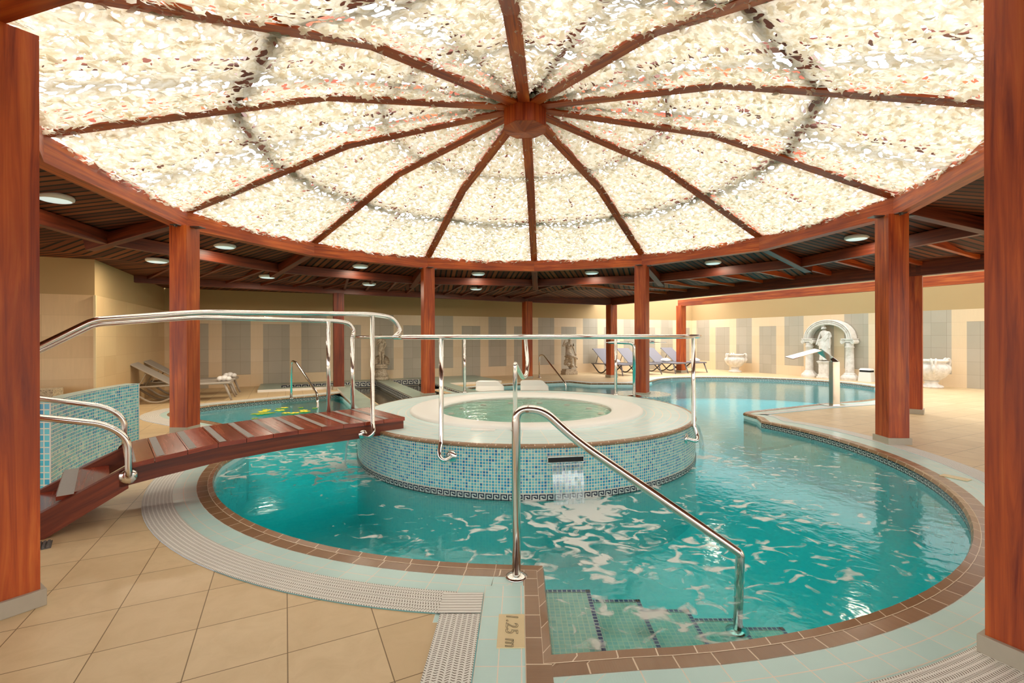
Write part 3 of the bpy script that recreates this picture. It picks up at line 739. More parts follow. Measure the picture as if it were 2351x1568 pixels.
def radrot(a): return -R(a)
pp = {i: pol(RR, PHI+30*i) for i in range(-6, 7)}
post(pp[-3].x-.03, pp[-3].y, radrot(PHI-90), 0, RZ0, 'thick red wooden post between the bridge and the left pool', soc=.13, ov=.006)
post(pp[-1].x, pp[-1].y, radrot(PHI-30), .02, RZ0, 'red wooden post left of centre behind the whirlpool', soc=.10)
post(pp[1].x, pp[1].y, radrot(PHI+30), .12, RZ0, 'red wooden post on the round mosaic plinth behind the whirlpool', soc=.03)
post(pp[3].x-.02, pp[3].y, radrot(PHI+90), 0, RZ0, 'thick red wooden post on the right edge of the pool')
post(-2.505, 2.25, radrot(PHI-150), 0, RZ0, 'closest red wooden post, filling the left border of the view', size=.25, plate=False)
post(2.065, 1.865, radrot(PHI+150), 0, RZ0, 'closest red wooden post, filling the right border of the view', size=.25, plate=False)

# ------------------------------------------------------------------ dome frame
dome = thing('dome_frame', 'twelve-sided red wooden dome frame over the whirlpool', 'dome', (DC.x, DC.y, RZ0))
KR, KZ, HZ = 2.34, 3.805, 3.94
apex = (0.27, 4.16)
pv = dict(pp); 
# the two nearest ring corners sit over the posts as built
def ringpt(i, r=RR, z=0):
    i = (i+6) % 12-6
    return pol(r, PHI+30*i, z)
fudge = {-5: Vector((-.10, -.01, 0)), 5: Vector((-.03, -.12, 0)), -4: Vector((-.02, -.05, 0)), 4: Vector((0, -.03, 0)), -3: Vector((-.06, .10, 0)), 3: Vector((0, 0, 0))}
def RP(i, z):
    i = (i+6) % 12-6; return ringpt(i, RR, z)+fudge.get(i, Vector((0, 0, 0)))
for i in range(-6, 6):
    a, b = RP(i, RZ0), RP(i+1, RZ0)
    mid = ((a+b)/2-Vector((DC.x, DC.y, RZ0))).normalized(); T = .15
    oa = (RP(i, 0)-Vector((DC.x, DC.y, 0))).normalized()*(T/math.cos(R(15))); ob = (RP(i+1, 0)-Vector((DC.x, DC.y, 0))).normalized()*(T/math.cos(R(15)))
    mb = MB(); H = RZ1-RZ0; z = Vector((0, 0, H)); L = (a-b).length
    ia, ib, xa, xb = a, b, a+oa, b+ob
    mb.face([ib, ia, ia+z, ib+z], [(0, L), (0, 0), (H, 0), (H, L)]); mb.face([xa, xb, xb+z, xa+z], [(0, 0), (0, L), (H, L), (H, 0)])
    mb.face([ia, ib, xb, xa], [(0, 0), (0, L), (T, L), (T, 0)]); mb.face([ia+z, xa+z, xb+z, ib+z], [(0, 0), (T, 0), (T, L), (0, L)])
    mb.face([ia, xa, xa+z, ia+z]); mb.face([ib, ib+z, xb+z, xb])
    mb.build('ring_beam', M['wood'], dome, bevel=.004)
def ribpts(i):
    a = RP(i, 2.985); d = (a-Vector((DC.x, DC.y, a.z))); d = d/d.length; kk = Vector((DC.x, DC.y, KZ))+d*KR; h = Vector((DC.x, DC.y, apex[1]))+d*apex[0]
    return a, kk, h
for i in range(-6, 6):
    a, kk, h = ribpts(i); d = (a-Vector((DC.x, DC.y, a.z))).normalized(); sd = Vector((-d.y, d.x, 0)); Wd, Ht = .14, .17; mb = MB()
    rows = []
    for p, up in ((a+d*.1-Vector((0, 0, .03)), Vector((0, 0, 1))), (kk, Vector((0, 0, 1))), (h, Vector((0, 0, 1)))):
        rows.append([p-sd*Wd/2, p+sd*Wd/2, p+sd*Wd/2+up*Ht, p-sd*Wd/2+up*Ht])
    L = 0
    for r0, r1 in zip(rows, rows[1:]):
        dl = (r0[0]-r1[0]).length
        for q in range(4): q2 = (q+1) % 4; mb.face([r0[q], r1[q], r1[q2], r0[q2]], [(q*.14, L), (q*.14, L+dl), ((q+1)*.14, L+dl), ((q+1)*.14, L)])
        L += dl
    mb.build('rib', M['wood'], dome)
mb = MB(); hn = 8; hz0, hz1 = HZ, 4.32; hr = .285
mb.lathe([(hr, hz0), (hr, hz1)], hn, (DC.x, DC.y, 0), rot=R(22)); mb.lathe([(hr+.005, hz0+.004), (.001, hz0-.03)], hn, (DC.x, DC.y, 0), rot=R(22)); mb.lathe([(hr, hz1), (.001, hz1)], hn, (DC.x, DC.y, 0), rot=R(22))
mb.build('hub', M['wood'], dome)
def zrib(r):                                   # underside of a rib at radius r
    return 2.985+(KZ-2.985)*(RR-r)/(RR-KR) if r > KR else KZ+(apex[1]-KZ)*(KR-r)/(KR-apex[0])
# purlins and mid rafters of the glazing, above the net
for i in range(-6, 6):
    for rr, wd in ((3.22, .13), (1.80, .06)):
        mb = MB(); a = ringpt(i, rr, zrib(rr)+.085); b = ringpt(i+1, rr, zrib(rr)+.085); mb.beam(a, b, wd, .06)
        mb.build('purlin', M['wood_dark'], dome)
    am = PHI+30*i+15
    pts = [(4.40, 3.0), (KR*.966, KZ), (.3, apex[1])]
    for (r0, z0), (r1, z1) in zip(pts, pts[1:]):
        mb = MB(); zo, wo = (.16, .04) if i in (-3, -2, -1, 0, 1, 2) else (.09, .10); mb.beam(pol(r0, am, z0+zo), pol(r1, am, z1+zo), wo, .05); mb.build('glazing_bar', M['wood_dark'], dome)
    mb = MB()
    A, K_, H_ = ribpts(i); A2, K2, H2 = ribpts(i+1); z = Vector((0, 0, .19))
    mb.face([A+z, A2+z, K2+z, K_+z]); mb.face([K_+z, K2+z, H2+z, H_+z]); mb.build('glass_pane', M['glass'], dome)

# ------------------------------------------------------------------ camouflage net, draped panel by panel
net = thing('camouflage_net', 'white camouflage netting draped below the whole dome', 'netting', (DC.x, DC.y, RZ0))
LEAF = [(-.5, -.16), (-.2, -.34), (.18, -.12), (.5, -.28), (.34, .1), (.5, .34), (.1, .22), (-.22, .36), (-.42, .12)]
def netpt(i, s, r, j=0.0):
    """s across the panel 0..1, r radius of the rib line"""
    A, K_, H_ = ribpts(i); A2, K2, H2 = ribpts(i+1)
    c = Vector((DC.x, DC.y, 0)); d0 = Vector((A.x-c.x, A.y-c.y, 0)).normalized(); d1 = Vector((A2.x-c.x, A2.y-c.y, 0)).normalized()
    s0 = max(0, min(1, s)); e = .055/max(.25, r)
    p0 = c+d0*r; p1 = c+d1*r; p = p0+(p1-p0)*(.06*0+s)
    wd = (p1-p0).length
    z = zrib(r)+.055 - .10*math.sin(PI*s0)**.7*min(1, wd/1.2) - j
    return Vector((p.x, p.y, z))
for i in range(-6, 6):
    mb = MB(); NS, NR = 22, 44; r0, r1 = .30, 4.56; grid = []; opn = []
    for b in range(NR+1):
        r = r0+(r1-r0)*b/NR
        for a in range(NS+1):
            s = a/NS; nz = .02*math.sin(a*1.7+i)*math.sin(b*.9)+rng.normal(0, .006)
            p = netpt(i, .02+.96*s, r, nz)
            if b == NR: p.z += .02+rng.random()*.03
            mb.v.append(tuple(p)); 
            o_ = .25*math.exp(-((r-3.25)/.12)**2)+.15*math.exp(-((r-1.8)/.08)**2)+.35*math.exp(-((s-.5)/.10)**2)*(.25 if i in (-3, -2, -1, 0, 1, 2) else 1)+.1*rng.random()
            opn.append(min(1, o_*2.0 if i not in (-1, 0, 1) else o_*1.2))
    for b in range(NR):
        for a in range(NS):
            k = b*(NS+1)+a; mb.f.append((k, k+1, k+NS+2, k+NS+1)); mb.mi.append(0)
            q = []
            for (bb, aa) in ((b, a), (b, a+1), (b+1, a+1), (b+1, a)):
                r = r0+(r1-r0)*bb/NR; wdt = 2*r*math.sin(R(15)); q.append(((aa/NS-.5)*wdt+i*7.3, r))
            mb.uv.append(q)
    nbase = len(mb.v)
    # loose leaves hanging from the sheet and over its edges
    n_leaf = 1000
    for q in range(n_leaf):
        edge = q % 9 == 0
        r = math.sqrt(rng.uniform(r0**2, r1**2)); s = rng.random()
        if edge: s = rng.choice([rng.uniform(-.012, .02), rng.uniform(.98, 1.012)]); r = rng.uniform(.5, 4.5)
        if q % 23 == 0: r = rng.uniform(4.47, 4.53); s = rng.random()
        if i not in (-1, 0) and rng.random() < .75 and (abs(r-3.25) < .10 or (abs(s-.5) < .05 and i not in (-3, -2, 1, 2))): continue
        p = netpt(i, s, r, rng.uniform(-.0, .03)); sc = rng.uniform(.035, .08); ang = rng.normal(.6, .5); c_, s_ = math.cos(ang), math.sin(ang)
        tx, ty = rng.normal(0, .38), rng.normal(0, .38); curl = rng.uniform(.2, .9)*rng.choice([-1, 1]); b0 = len(mb.v)
        for (x, y) in LEAF:
            X, Y = (x*c_-y*s_)*sc*1.25, (x*s_+y*c_)*sc; mb.v.append((p.x+X, p.y+Y, p.z+X*tx+Y*ty+curl*(x*x-.1)*sc*.9)); opn.append(0)
        mb.f.append(tuple(range(b0, b0+len(LEAF)))); mb.uv.append([(x, y) for x, y in LEAF]); mb.mi.append(1)
    o = mb.build('net_panel', [M['net'], M['leaf']], net, smooth=True)
    at = o.data.attributes.new('open', 'FLOAT', 'POINT')
    if len(o.data.vertices) == len(opn): at.data.foreach_set('value', opn)

# ------------------------------------------------------------------ low ceiling round the dome
def zc(r): return 2.90-.185*(min(r, 6.6)-4.6)
ceil = MB()
def clip_ceiling(a0, a1):                      # one sector, out to the walls or the right-hand beam
    pass
OB = [Vector((-7.66, 9.37, 2.40)), Vector((-4.5, 11.75, 2.38)), Vector((.24, 14.7, 2.38)), Vector((2.95, 15.1, 2.31)), Vector((6.65, 7.85, 2.30)), Vector((10.4, .6, 2.30))]
def ray_seg(o, d, a, b):
    e = b-a; den = d.x*e.y-d.y*e.x
    if abs(den) < 1e-9: return None
    t = ((a.x-o.x)*e.y-(a.y-o.y)*e.x)/den; u = ((a.x-o.x)*d.y-(a.y-o.y)*d.x)/den
    return t if t > 0 and -1e-6 <= u <= 1+1e-6 else None
bound = [Vector((LEND.x, LEND.y, 0)), LK, LC, room(3.1, 0), OB[3], OB[4], OB[5]]
def reach(a):
    d = Vector((math.sin(R(a)), math.cos(R(a)), 0)); best = 12.0
    for p, q in zip(bound, bound[1:]):
        t = ray_seg(Vector((DC.x, DC.y, 0)), d, p, q)
        if t: best = min(best, t)
    return max(best+.10, 4.75)
for i in range(-6, 6):
    for k in range(24):
        aa = [PHI+30*i+30*k/24, PHI+30*i+30*(k+1)/24]
        def rin(a):
            m = PHI+30*i+15; return RR*math.cos(R(15))/math.cos(R(a-m))+.10
        def rp(f, a):
            m = PHI+30*i+15; return f/math.cos(R(a-m))
        rings = [rin, lambda a: rp(5.6, a), lambda a: rp(6.5, a)]
        def P3(f, a, zlim=None):
            r = min(f(a), reach(a)); m = PHI+30*i+15; rad = r*math.cos(R(a-m)); return pol(r, a, max(zc(rad+.15), 2.53))
        seq = [rings[0], rings[1], rings[2], reach]
        for f0, f1 in zip(seq, seq[1:]):
            q = [P3(f0, aa[0]), P3(f0, aa[1]), P3(f1, aa[1]), P3(f1, aa[0])]
            m = R(PHI+30*i+15); ax = Vector((math.sin(m), math.cos(m))); tg = Vector((math.cos(m), -math.sin(m)))
            uv = [((Vector(p[:2])-DC).dot(ax), (Vector(p[:2])-DC).dot(tg)+i*3.1) for p in q]
            if (q[0]-q[3]).length > 1e-4 or (q[1]-q[2]).length > 1e-4: ceil.face(q[::-1], uv[::-1])
o = ceil.build('ceiling', M['soffit']); tag(o, kind='structure')

sof = thing('ceiling_beams', 'dark red beams and rafters under the low boarded ceiling', 'beams', (DC.x, DC.y, 2.5))
for i in range(-6, 6):
    d = PHI+30*i; a = pol(4.55, d, 2.80); b = pol(5.86, d, 2.47)
    if i in (-5, -6, 5) and False: continue
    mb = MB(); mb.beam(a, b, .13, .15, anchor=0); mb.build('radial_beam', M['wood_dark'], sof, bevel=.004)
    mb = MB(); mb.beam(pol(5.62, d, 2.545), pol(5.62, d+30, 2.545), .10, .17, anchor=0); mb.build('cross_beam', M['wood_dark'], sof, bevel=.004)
# rafters beyond the cross beams on the right run square to the long beam
for k in range(13):
    q = OB[3].lerp(OB[4], .04+k*.088); e = Vector((q.x, q.y, 2.46)); dirn = Vector((-CO, -SI, 0)); s = e
    t = None
    for i in range(0, 4):
        A = pol(5.62, PHI+30*i); B = pol(5.62, PHI+30*(i+1)); h = ray_seg(Vector((e.x, e.y, 0)), dirn, A, B)
        if h and (t is None or h < t): t = h
    if t is None or t > 6: continue
    s = e+dirn*t; s.z = 2.56
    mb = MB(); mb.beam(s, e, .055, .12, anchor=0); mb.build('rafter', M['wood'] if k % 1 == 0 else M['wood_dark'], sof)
for k in range(11):
    q = OB[1].lerp(OB[2], .02+k*.096); e = Vector((q.x, q.y, 2.47)); dirn = Vector((SI*.85, -CO, 0)).normalized()
    t = None
    for i in range(-4, 1):
        A = pol(5.62, PHI+30*i); B = pol(5.62, PHI+30*(i+1)); h = ray_seg(Vector((e.x, e.y, 0)), dirn, A, B)
        if h and (t is None or h < t): t = h
    if t is None: continue
    s = e+dirn*t; s.z = 2.57
    mb = MB(); mb.beam(s, e, .05, .11, anchor=0); mb.build('rafter', M['wood_dark'], sof)
for k in range(6):
    q = OB[0].lerp(OB[1], .05+k*.17); e = Vector((q.x, q.y, 2.47)); dirn = Vector((.75, -.66, 0))
    t = None
    for i in range(-5, 0):
        A = pol(5.62, PHI+30*i); B = pol(5.62, PHI+30*(i+1)); h = ray_seg(Vector((e.x, e.y, 0)), dirn, A, B)
        if h and (t is None or h < t): t = h
    if t is None: continue
    s = e+dirn*t; s.z = 2.57
    mb = MB(); mb.beam(s, e, .05, .11, anchor=0); mb.build('rafter', M['wood_dark'], sof)
ob = thing('outer_beam', 'dark red perimeter beam on the second row of posts', 'beam', (0, 0, 2.3))
for a, b in zip(OB, OB[1:]):
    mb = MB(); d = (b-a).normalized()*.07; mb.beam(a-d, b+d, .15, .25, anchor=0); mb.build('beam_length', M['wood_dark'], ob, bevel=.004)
oa = Vector((5.87, 17.1, 2.40)); dd = Vector((SI, -CO, 0))
o = None
mb = MB(); mb.beam(oa-dd*.1, oa+dd*14, .12, .23, anchor=0); o = mb.build('glazing_beam', M['wood'], bevel=.004); tag(o, 'orange sunlit wooden beam below the glazed roof strip at the right', 'beam')
mb = MB(); up = Vector((0, 0, .30)); b0 = OB[3]+Vector((0, 0, .29)); b1 = OB[5]+Vector((0, 0, .29)); g0 = rwall(2.0, 0, 2.95)
mb.face([b0, b1, rwall(21, 0, 2.95), rwall(1.5, 0, 2.95)]); o = mb.build('window_1', M['glass_dim']); tag(o, kind='structure')
# ceiling lamps
def lamp(p, label, W_=3.5):
    t = thing('ceiling_lamp', label, 'lamp', p, 'round ceiling lamps')
    mb = MB(); mb.lathe([(.001, .02), (.15, .02), (.158, 0), (.155, -.022), (.135, -.034)], 28, p); mb.build('lamp_housing', M['white_plastic'], t, smooth=True)
    mb = MB(); mb.lathe([(.135, -.033), (.11, -.042), (.06, -.047), (.001, -.049)], 28, p); mb.build('diffuser', M['lamp'], t, smooth=True)
    l = bpy.data.lights.new('lamp_glow', 'AREA'); l.shape = 'DISK'; l.size = .26; l.energy = W_; l.specular_factor = .08; l.color = (1, .86, .66)
    lo = bpy.data.objects.new('lamp_glow', l); C.objects.link(lo); lo.location = Vector(p)+Vector((0, 0, -.055))
names = {-4: 'round ceiling lamp at the far left, beside the closest left post', -3: 'round ceiling lamp just right of the thick left post', -2: 'round ceiling lamp over the statue standing on a shell', -1: 'round ceiling lamp right of the post left of centre', 0: 'round ceiling lamp just left of the post on the round plinth', 1: 'round ceiling lamp right of the post on the round plinth', 2: 'round ceiling lamp just left of the thick right post'}
for i, lb in names.items():
    am = PHI+30*i+15; r = 5.08; lamp(pol(r, am, zc(r+.03)-.022), lb)
for (px_, py_, lb) in ((-5.9, 7.66, 'round lamp deep under the left ceiling, hidden in part by the thick left post'), (-5.2, 9.7, 'round lamp deep under the ceiling, left of the back left post'), (-3.55, 11.1, 'round lamp deep under the ceiling, behind the statue on a shell'), (-1.13, 12.2, 'small round lamp farthest back, near the middle of the ceiling')):
    p = Vector((px_, py_, 0)); lamp(Vector((px_, py_, 2.565)), lb, 14)
# posts of the second row
post(-4.52, 11.74, ROOMA, .0, 2.40, 'dark red post behind the left pool, at the corner of the plunge pools', size=.24, plate=False, soc=.08, wood_='wood_dark')
post(.24, 14.7, ROOMA, 0, 2.40, 'dark red post at the centre, behind the reclining seats', size=.24, plate=False)
post(2.95, 15.1, ROOMA, 0, 2.33, 'red post among the loungers, standing left of the plinth post', size=.25, plate=False)
post(5.87, 17.1, ROOMA, 0, 2.42, 'orange red post at the far back corner beside the loungers', size=.24, plate=False)
post(6.66, 7.92, ROOMA+.35, 0, 2.32, 'dark red post standing behind the thick right post', size=.19, plate=False)

# ------------------------------------------------------------------ the bridge
BD = Vector((-.75, -.66, 0)).normalized(); BW = Vector((-.66, .75, 0)).normalized(); BN = Vector((-1.18, 4.70, 0)); WB = .86
def bp(t, wv=0.0, z=0.0): return BN+BD*t+BW*wv+Vector((0, 0, z))
def dz(t): return float(np.interp(t, [-.05, 1.1, 1.56, 1.96, 2.15], [.500, .500, .480, .432, .405]))
BROT = math.atan2(BD.y, BD.x)
br = thing('arched_footbridge', 'red wooden arched footbridge with grey grip strips leading to the whirlpool', 'bridge', (BN.x+BD.x*1.3, BN.y+BD.y*1.3, 0))
ts = [-.02+2.17*i/18 for i in range(19)]
for wv in (.03, WB-.03):
    mb = MB(); L = 0
    for t0, t1 in zip(ts, ts[1:]):
        q = lambda t, dw, dzz: bp(t, wv+dw, dz(t)-.036-dzz)
        H = .115; a = [q(t0, -.03, 0), q(t0, .03, 0), q(t0, .03, H), q(t0, -.03, H)]; b = [q(t1, -.03, 0), q(t1, .03, 0), q(t1, .03, H), q(t1, -.03, H)]
        for k in range(4): k2 = (k+1) % 4; mb.face([a[k], a[k2], b[k2], b[k]], [(k*.12, L), ((k+1)*.12, L), ((k+1)*.12, L+.12), (k*.12, L+.12)])
        L += .12
    for t_, o_ in ((ts[0], 0), (ts[-1], 1)): mb.face([bp(t_, wv-.03, dz(t_)-.036), bp(t_, wv+.03, dz(t_)-.036), bp(t_, wv+.03, dz(t_)-.151), bp(t_, wv-.03, dz(t_)-.151)])
    mb.build('side_beam', M['wood_dark'], br)
pitch = .1954
def plank(t0, t1, z0, z1, strip, w0=-.012, w1=WB+.012, th=.034):
    mb = MB(); P = [bp(t0, w0, z0), bp(t1, w0, z1), bp(t1, w1, z1), bp(t0, w1, z0)]; D = Vector((0, 0, -th)); wd = w1-w0; tt = t1-t0
    mb.face(P, [(0, 0), (tt, 0), (tt, wd), (0, wd)]); mb.face([p+D for p in P[::-1]])
    for k in range(4): k2 = (k+1) % 4; mb.face([P[k2], P[k], P[k]+D, P[k2]+D], [(0, 0), (0, .3), (th, .3), (th, 0)])
    o = mb.build('plank', M['wood_deck'], br, bevel=.002)
    s0, s1 = strip; k0 = (s0-t0)/tt; k1 = (s1-t0)/tt; zz = lambda k: z0+(z1-z0)*k+.0015
    g = MB(); g.face([bp(s0, .012, zz(k0)), bp(s1, .012, zz(k1)), bp(s1, WB-.012, zz(k1)), bp(s0, WB-.012, zz(k0))])
    sub('grip_strip', g, M['grip'], o); return o
for i in range(11):
    t0 = i*pitch+.002; t1 = (i+1)*pitch-.002
    if i == 10: t1 = t0+.16
    plank(t0-(.03 if i == 0 else 0), t1, dz(t0), dz(t1), (t1-.058, t1-.010))
for (t0, t1, z) in ((2.20, 2.47, .262), (2.46, 2.74, .122)): plank(t0, t1, z, z-.004, (t1-.09, t1-.005), .07, WB-.07, .04)
for wv in (.03, WB-.03):
    mb = MB(); a = [bp(2.10, wv, .395), bp(2.10, wv, .24), bp(2.52, wv, .0), bp(2.86, wv, 0), bp(2.80, wv, .035)]
    A = [p-BW*.03 for p in a]; B = [p+BW*.03 for p in a]; uvs = [(0, 0), (.15, 0), (.15, .5), (.03, .8), (0, .75)]
    mb.face(A, uvs); mb.face(B[::-1], uvs[::-1])
    for k in range(5): k2 = (k+1) % 5; mb.face([A[k2], A[k], B[k], B[k2]], [(0, .2), (0, 0), (.06, 0), (.06, .2)])
    mb.build('stair_stringer', M['wood_dark'], br)

# ------------------------------------------------------------------ handrails
TR = .0215
def flange(mb, p, n, r=.045):
    n = Vector(n).normalized(); x = n.orthogonal().normalized(); y = n.cross(x); k = len(mb.v); N = 20
    prof = [(.001, .016), (.024, .016), (.036, .012), (r, .004), (r, 0)]
    for (rr, h) in prof:
        for i in range(N): a = 2*PI*i/N; mb.v.append(tuple(Vector(p)+n*h+(x*math.cos(a)+y*math.sin(a))*rr))
    for j in range(len(prof)-1):
        for i in range(N): i2 = (i+1) % N; mb.f.append((k+j*N+i, k+j*N+i2, k+(j+1)*N+i2, k+(j+1)*N+i)); mb.uv.append(None); mb.mi.append(0)
def rail_part(name, pts, par, r=TR, rad=.09):
    mb = MB(); mb.tube(round_path(pts, rad), r, 14); return mb.build(name, M['steel'], par, smooth=True)
def flange_part(p, n, par, r=.045):
    mb = MB(); flange(mb, p, n, r); return mb.build('flange', M['steel'], par, smooth=True)
hr_ = thing('guard_rail', 'polished steel guard rail circling the whirlpool and running down the bridge', 'railing', (DC.x, DC.y, JZ))
RRAD = 2.08
circ = [pol(RRAD, a, 1.30) for a in np.linspace(-144, -111-360+0, 90)]
circ = [pol(RRAD, -144-(-144+360-249)*0-(253+0)*0+0, 1.30)] if False else [pol(RRAD, 216-(216+111)*i/90.0, 1.30) for i in range(91)]
mb = MB(); mb.tube(circ, TR, 14); mb.build('round_rail', M['steel'], hr_, smooth=True)
nw = -.06
near = [circ[0], bp(.04, nw-.0, 1.36), bp(.12, nw, 1.49), bp(.33, nw, 1.517), bp(1.69, nw, 1.490), bp(2.276, nw, 1.42), bp(2.55, nw, 1.235), bp(2.92, nw, 1.00), bp(3.02, nw, .93), bp(2.9, nw, .88), bp(2.55, nw, .80), bp(2.22, nw, .715), bp(2.10, nw, .60), bp(2.10, nw, .36), bp(2.10, -.0, .325)]
near_p = round_path(near, [0, .05, .10, .1, .1, .05, .1, .05, .03, .04, .1, .1, .10, .05, 0], 6)
mb = MB(); mb.tube(near_p, TR, 14); mb.build('bridge_rail', M['steel'], hr_, smooth=True); flange_part(bp(2.10, -.002, .325), -BW, hr_, .055)
fw = WB+.03
far_ = [circ[-1], bp(.12, fw, 1.36), bp(.17, fw, 1.455), bp(.30, fw, 1.48), bp(1.59, fw, 1.487), bp(2.288, fw, 1.41), bp(2.62, fw, 1.19), bp(2.95, fw, .98), bp(3.02, fw, .93), bp(2.9, fw, .90), bp(2.62, fw, .835), bp(2.22, fw, .73), bp(2.10, fw, .62), bp(2.10, fw, .38)]
mb = MB(); mb.tube(round_path(far_, [0, .04, .06, .1, .1, .05, .1, .05, .03, .04, .1, .1, .1, 0], 6), TR, 14); mb.build('bridge_rail', M['steel'], hr_, smooth=True); flange_part(bp(2.10, fw-.06, .37), BW, hr_)
def drum_post(a, k=1):
    rail_part('post', [pol(RRAD+.01, a, 1.30), pol(RRAD+.01, a, .30), pol(RRAD+.01, a, .262)]+[pol(JR+.0, a-.0, .262)], hr_, TR*.95, .06) if False else None
    c = Vector((DC.x, DC.y, 0)); n = (pol(1, a)-c).normalized()
    pts = [pol(RRAD, a, 1.29), pol(RRAD, a, .40), pol(RRAD+.035, a, .30), pol(RRAD+.035, a+1.1*k, .25), pol(JR+.01, a+2.0*k, .265)]
    mb = MB(); mb.tube(smooth_path([pts[0], pts[1]], 2)[:-1]+smooth_path(pts[1:], 6), TR*.95, 12); mb.build('post', M['steel'], hr_, smooth=True)
    flange_part(pol(JR+.001, a+2.0*k, .265), n, hr_, .052)
drum_post(-158.8, -1); drum_post(125.5)
for a in (-29.5, 46.0, -111):
    rail_part('post', [pol(RRAD-(.09 if a != -111 else 0), a, 1.29), pol(RRAD-(.09 if a != -111 else 0), a, JZ+.004 if a != -111 else dz(.15))], hr_); 
    if a != -111: flange_part(pol(RRAD-.09, a, JZ+.004), (0, 0, 1), hr_)
pts = [bp(.33, nw, 1.51), bp(.33, nw, .50), bp(.34, nw-.035, .42), bp(.37, nw-.02, .375), bp(.40, -.002, .385)]
mb = MB(); mb.tube([pts[0]]+smooth_path(pts[1:], 6), TR*.95, 12); mb.build('post', M['steel'], hr_, smooth=True); flange_part(bp(.40, -.001, .385), -BW, hr_)
rail_part('post', [bp(.42, fw-.04, 1.47), bp(.42, fw-.04, dz(.4))], hr_)
eh = thing('entry_handrail', 'short bent steel handrail on the whirlpool deck behind the near handrail', 'handrail', (-.045, 4.57, JZ))
rail_part('rail', [(-.045, 4.57, JZ), (-.045, 4.57, 1.045), (.035, 4.93, .865), (.075, 5.02, .90), (.085, 5.05, 1.02), (.066, 5.2, 1.265)], eh, TR, [0, .03, .05, .04, .08, 0]); flange_part((-.045, 4.57, JZ+.006), (0, 0, 1), eh)

def pool_rail(label, pts, rad, r=.023, fl=None, cat='handrail'):
    t = thing('pool_handrail', label, cat, Vector(pts[0])); mb = MB(); mb.tube(round_path([Vector(p) for p in pts], rad, 8), r, 16); mb.build('tube', M['steel'], t, smooth=True)
    flange_part(Vector(pts[0])+Vector((0, 0, .004)), (0, 0, 1), t, .06)
    if fl: flange_part(fl, (0, 0, 1), t, .06)
    return t
pool_rail('curved steel handrail in the foreground dropping beside the submerged steps', [(-.02, 2.545, .0), (-.02, 2.545, .91), (.12, 2.54, .91), (.30, 2.53, .745), (1.165, 2.49, .15), (1.150, 2.49, -.27)], [0, .16, .10, .2, .02, 0], .0235, fl=(1.150, 2.49, -.262))
pool_rail('thin steel handrail at the back of the left pool', [(-4.85, 9.98, 0), (-4.83, 9.96, .80), (-4.70, 9.88, .78), (-4.02, 9.32, .20), (-3.93, 9.15, .02), (-3.90, 9.1, -.25)], [0, .10, .06, .08, .08, 0], .024)
pool_rail('thin steel handrail behind the reclining seats, leaning to the right', [(.62, 14.9, 0), (.63, 14.9, .74), (.75, 14.75, .72), (1.25, 12.9, .02), (1.28, 12.8, -.2)], [0, .09, .06, .03, 0], .024)

# ------------------------------------------------------------------ curved mosaic wall left of the bridge
mw = thing('mosaic_screen_wall', 'curved low wall of aqua mosaic behind the bridge stairs', 'wall', (-4.3, 4.8, 0))
HM = .755; N = 26
def mwp(k, out, z): a = -116.4+(-94.6+116.4)*k; return pol(4.53+.12*k+out, a, z)
def mwall(name, fn, m, n=N):
    mb = MB(); L = 0
    for i in range(n):
        a, b = i/n, (i+1)/n; P = fn(a, b); d = (P[1]-P[0]).length; h = (P[2]-P[1]).length
        mb.face(P, [(L, 0), (L+d, 0), (L+d, h), (L, h)]); L += d
    return mb.build(name, m, mw)
mwall('mosaic_face', lambda a, b: [mwp(a, 0, .05), mwp(b, 0, .05), mwp(b, 0, HM), mwp(a, 0, HM)], M['mosaic_pale'])
mwall('navy_base_row', lambda a, b: [mwp(a, -.001, 0), mwp(b, -.001, 0), mwp(b, -.001, .05), mwp(a, -.001, .05)], M['mosaic_navy'])
mwall('pale_top', lambda a, b: [mwp(a, -.004, HM), mwp(b, -.004, HM), mwp(b, .14, HM), mwp(a, .14, HM)], M['cop_blue'])
mwall('mosaic_back', lambda a, b: [mwp(b, .14, 0), mwp(a, .14, 0), mwp(a, .14, HM), mwp(b, .14, HM)], M['mosaic_pale'])
mb = MB(); P = [mwp(1, 0, 0), mwp(1, .14, 0), mwp(1, .14, HM), mwp(1, 0, HM)]; mb.face(P, [(0, 0), (.14, 0), (.14, HM), (0, HM)])
p0 = mwp(0, 0, 0); e = Vector((-1, -.03, 0)); P = [p0+e*.9, p0, p0+Vector((0, 0, HM)), p0+e*.9+Vector((0, 0, HM))]; mb.face(P, [(0, 0), (.9*.62, 0), (.9*.62, HM*.62), (0, HM*.62)])
mb.build('mosaic_end', M['mosaic_pale'], mw)
mb = MB(); P = [p0+Vector((0, 0, HM+.001)), p0+e*.9+Vector((0, 0, HM+.001)), p0+e*.9+Vector((-.1, .15, HM+.001)), p0+Vector((-.15, .15, HM+.001))]; mb.face(P); mb.build('pale_top', M['cop_blue'], mw)
for k in (0, 1):
    mb = MB(); mb.tube([mwp(k, -.003, 0), mwp(k, -.003, HM)], .006, 6); mb.build('cream_corner_trim', M['white_plastic'], mw)

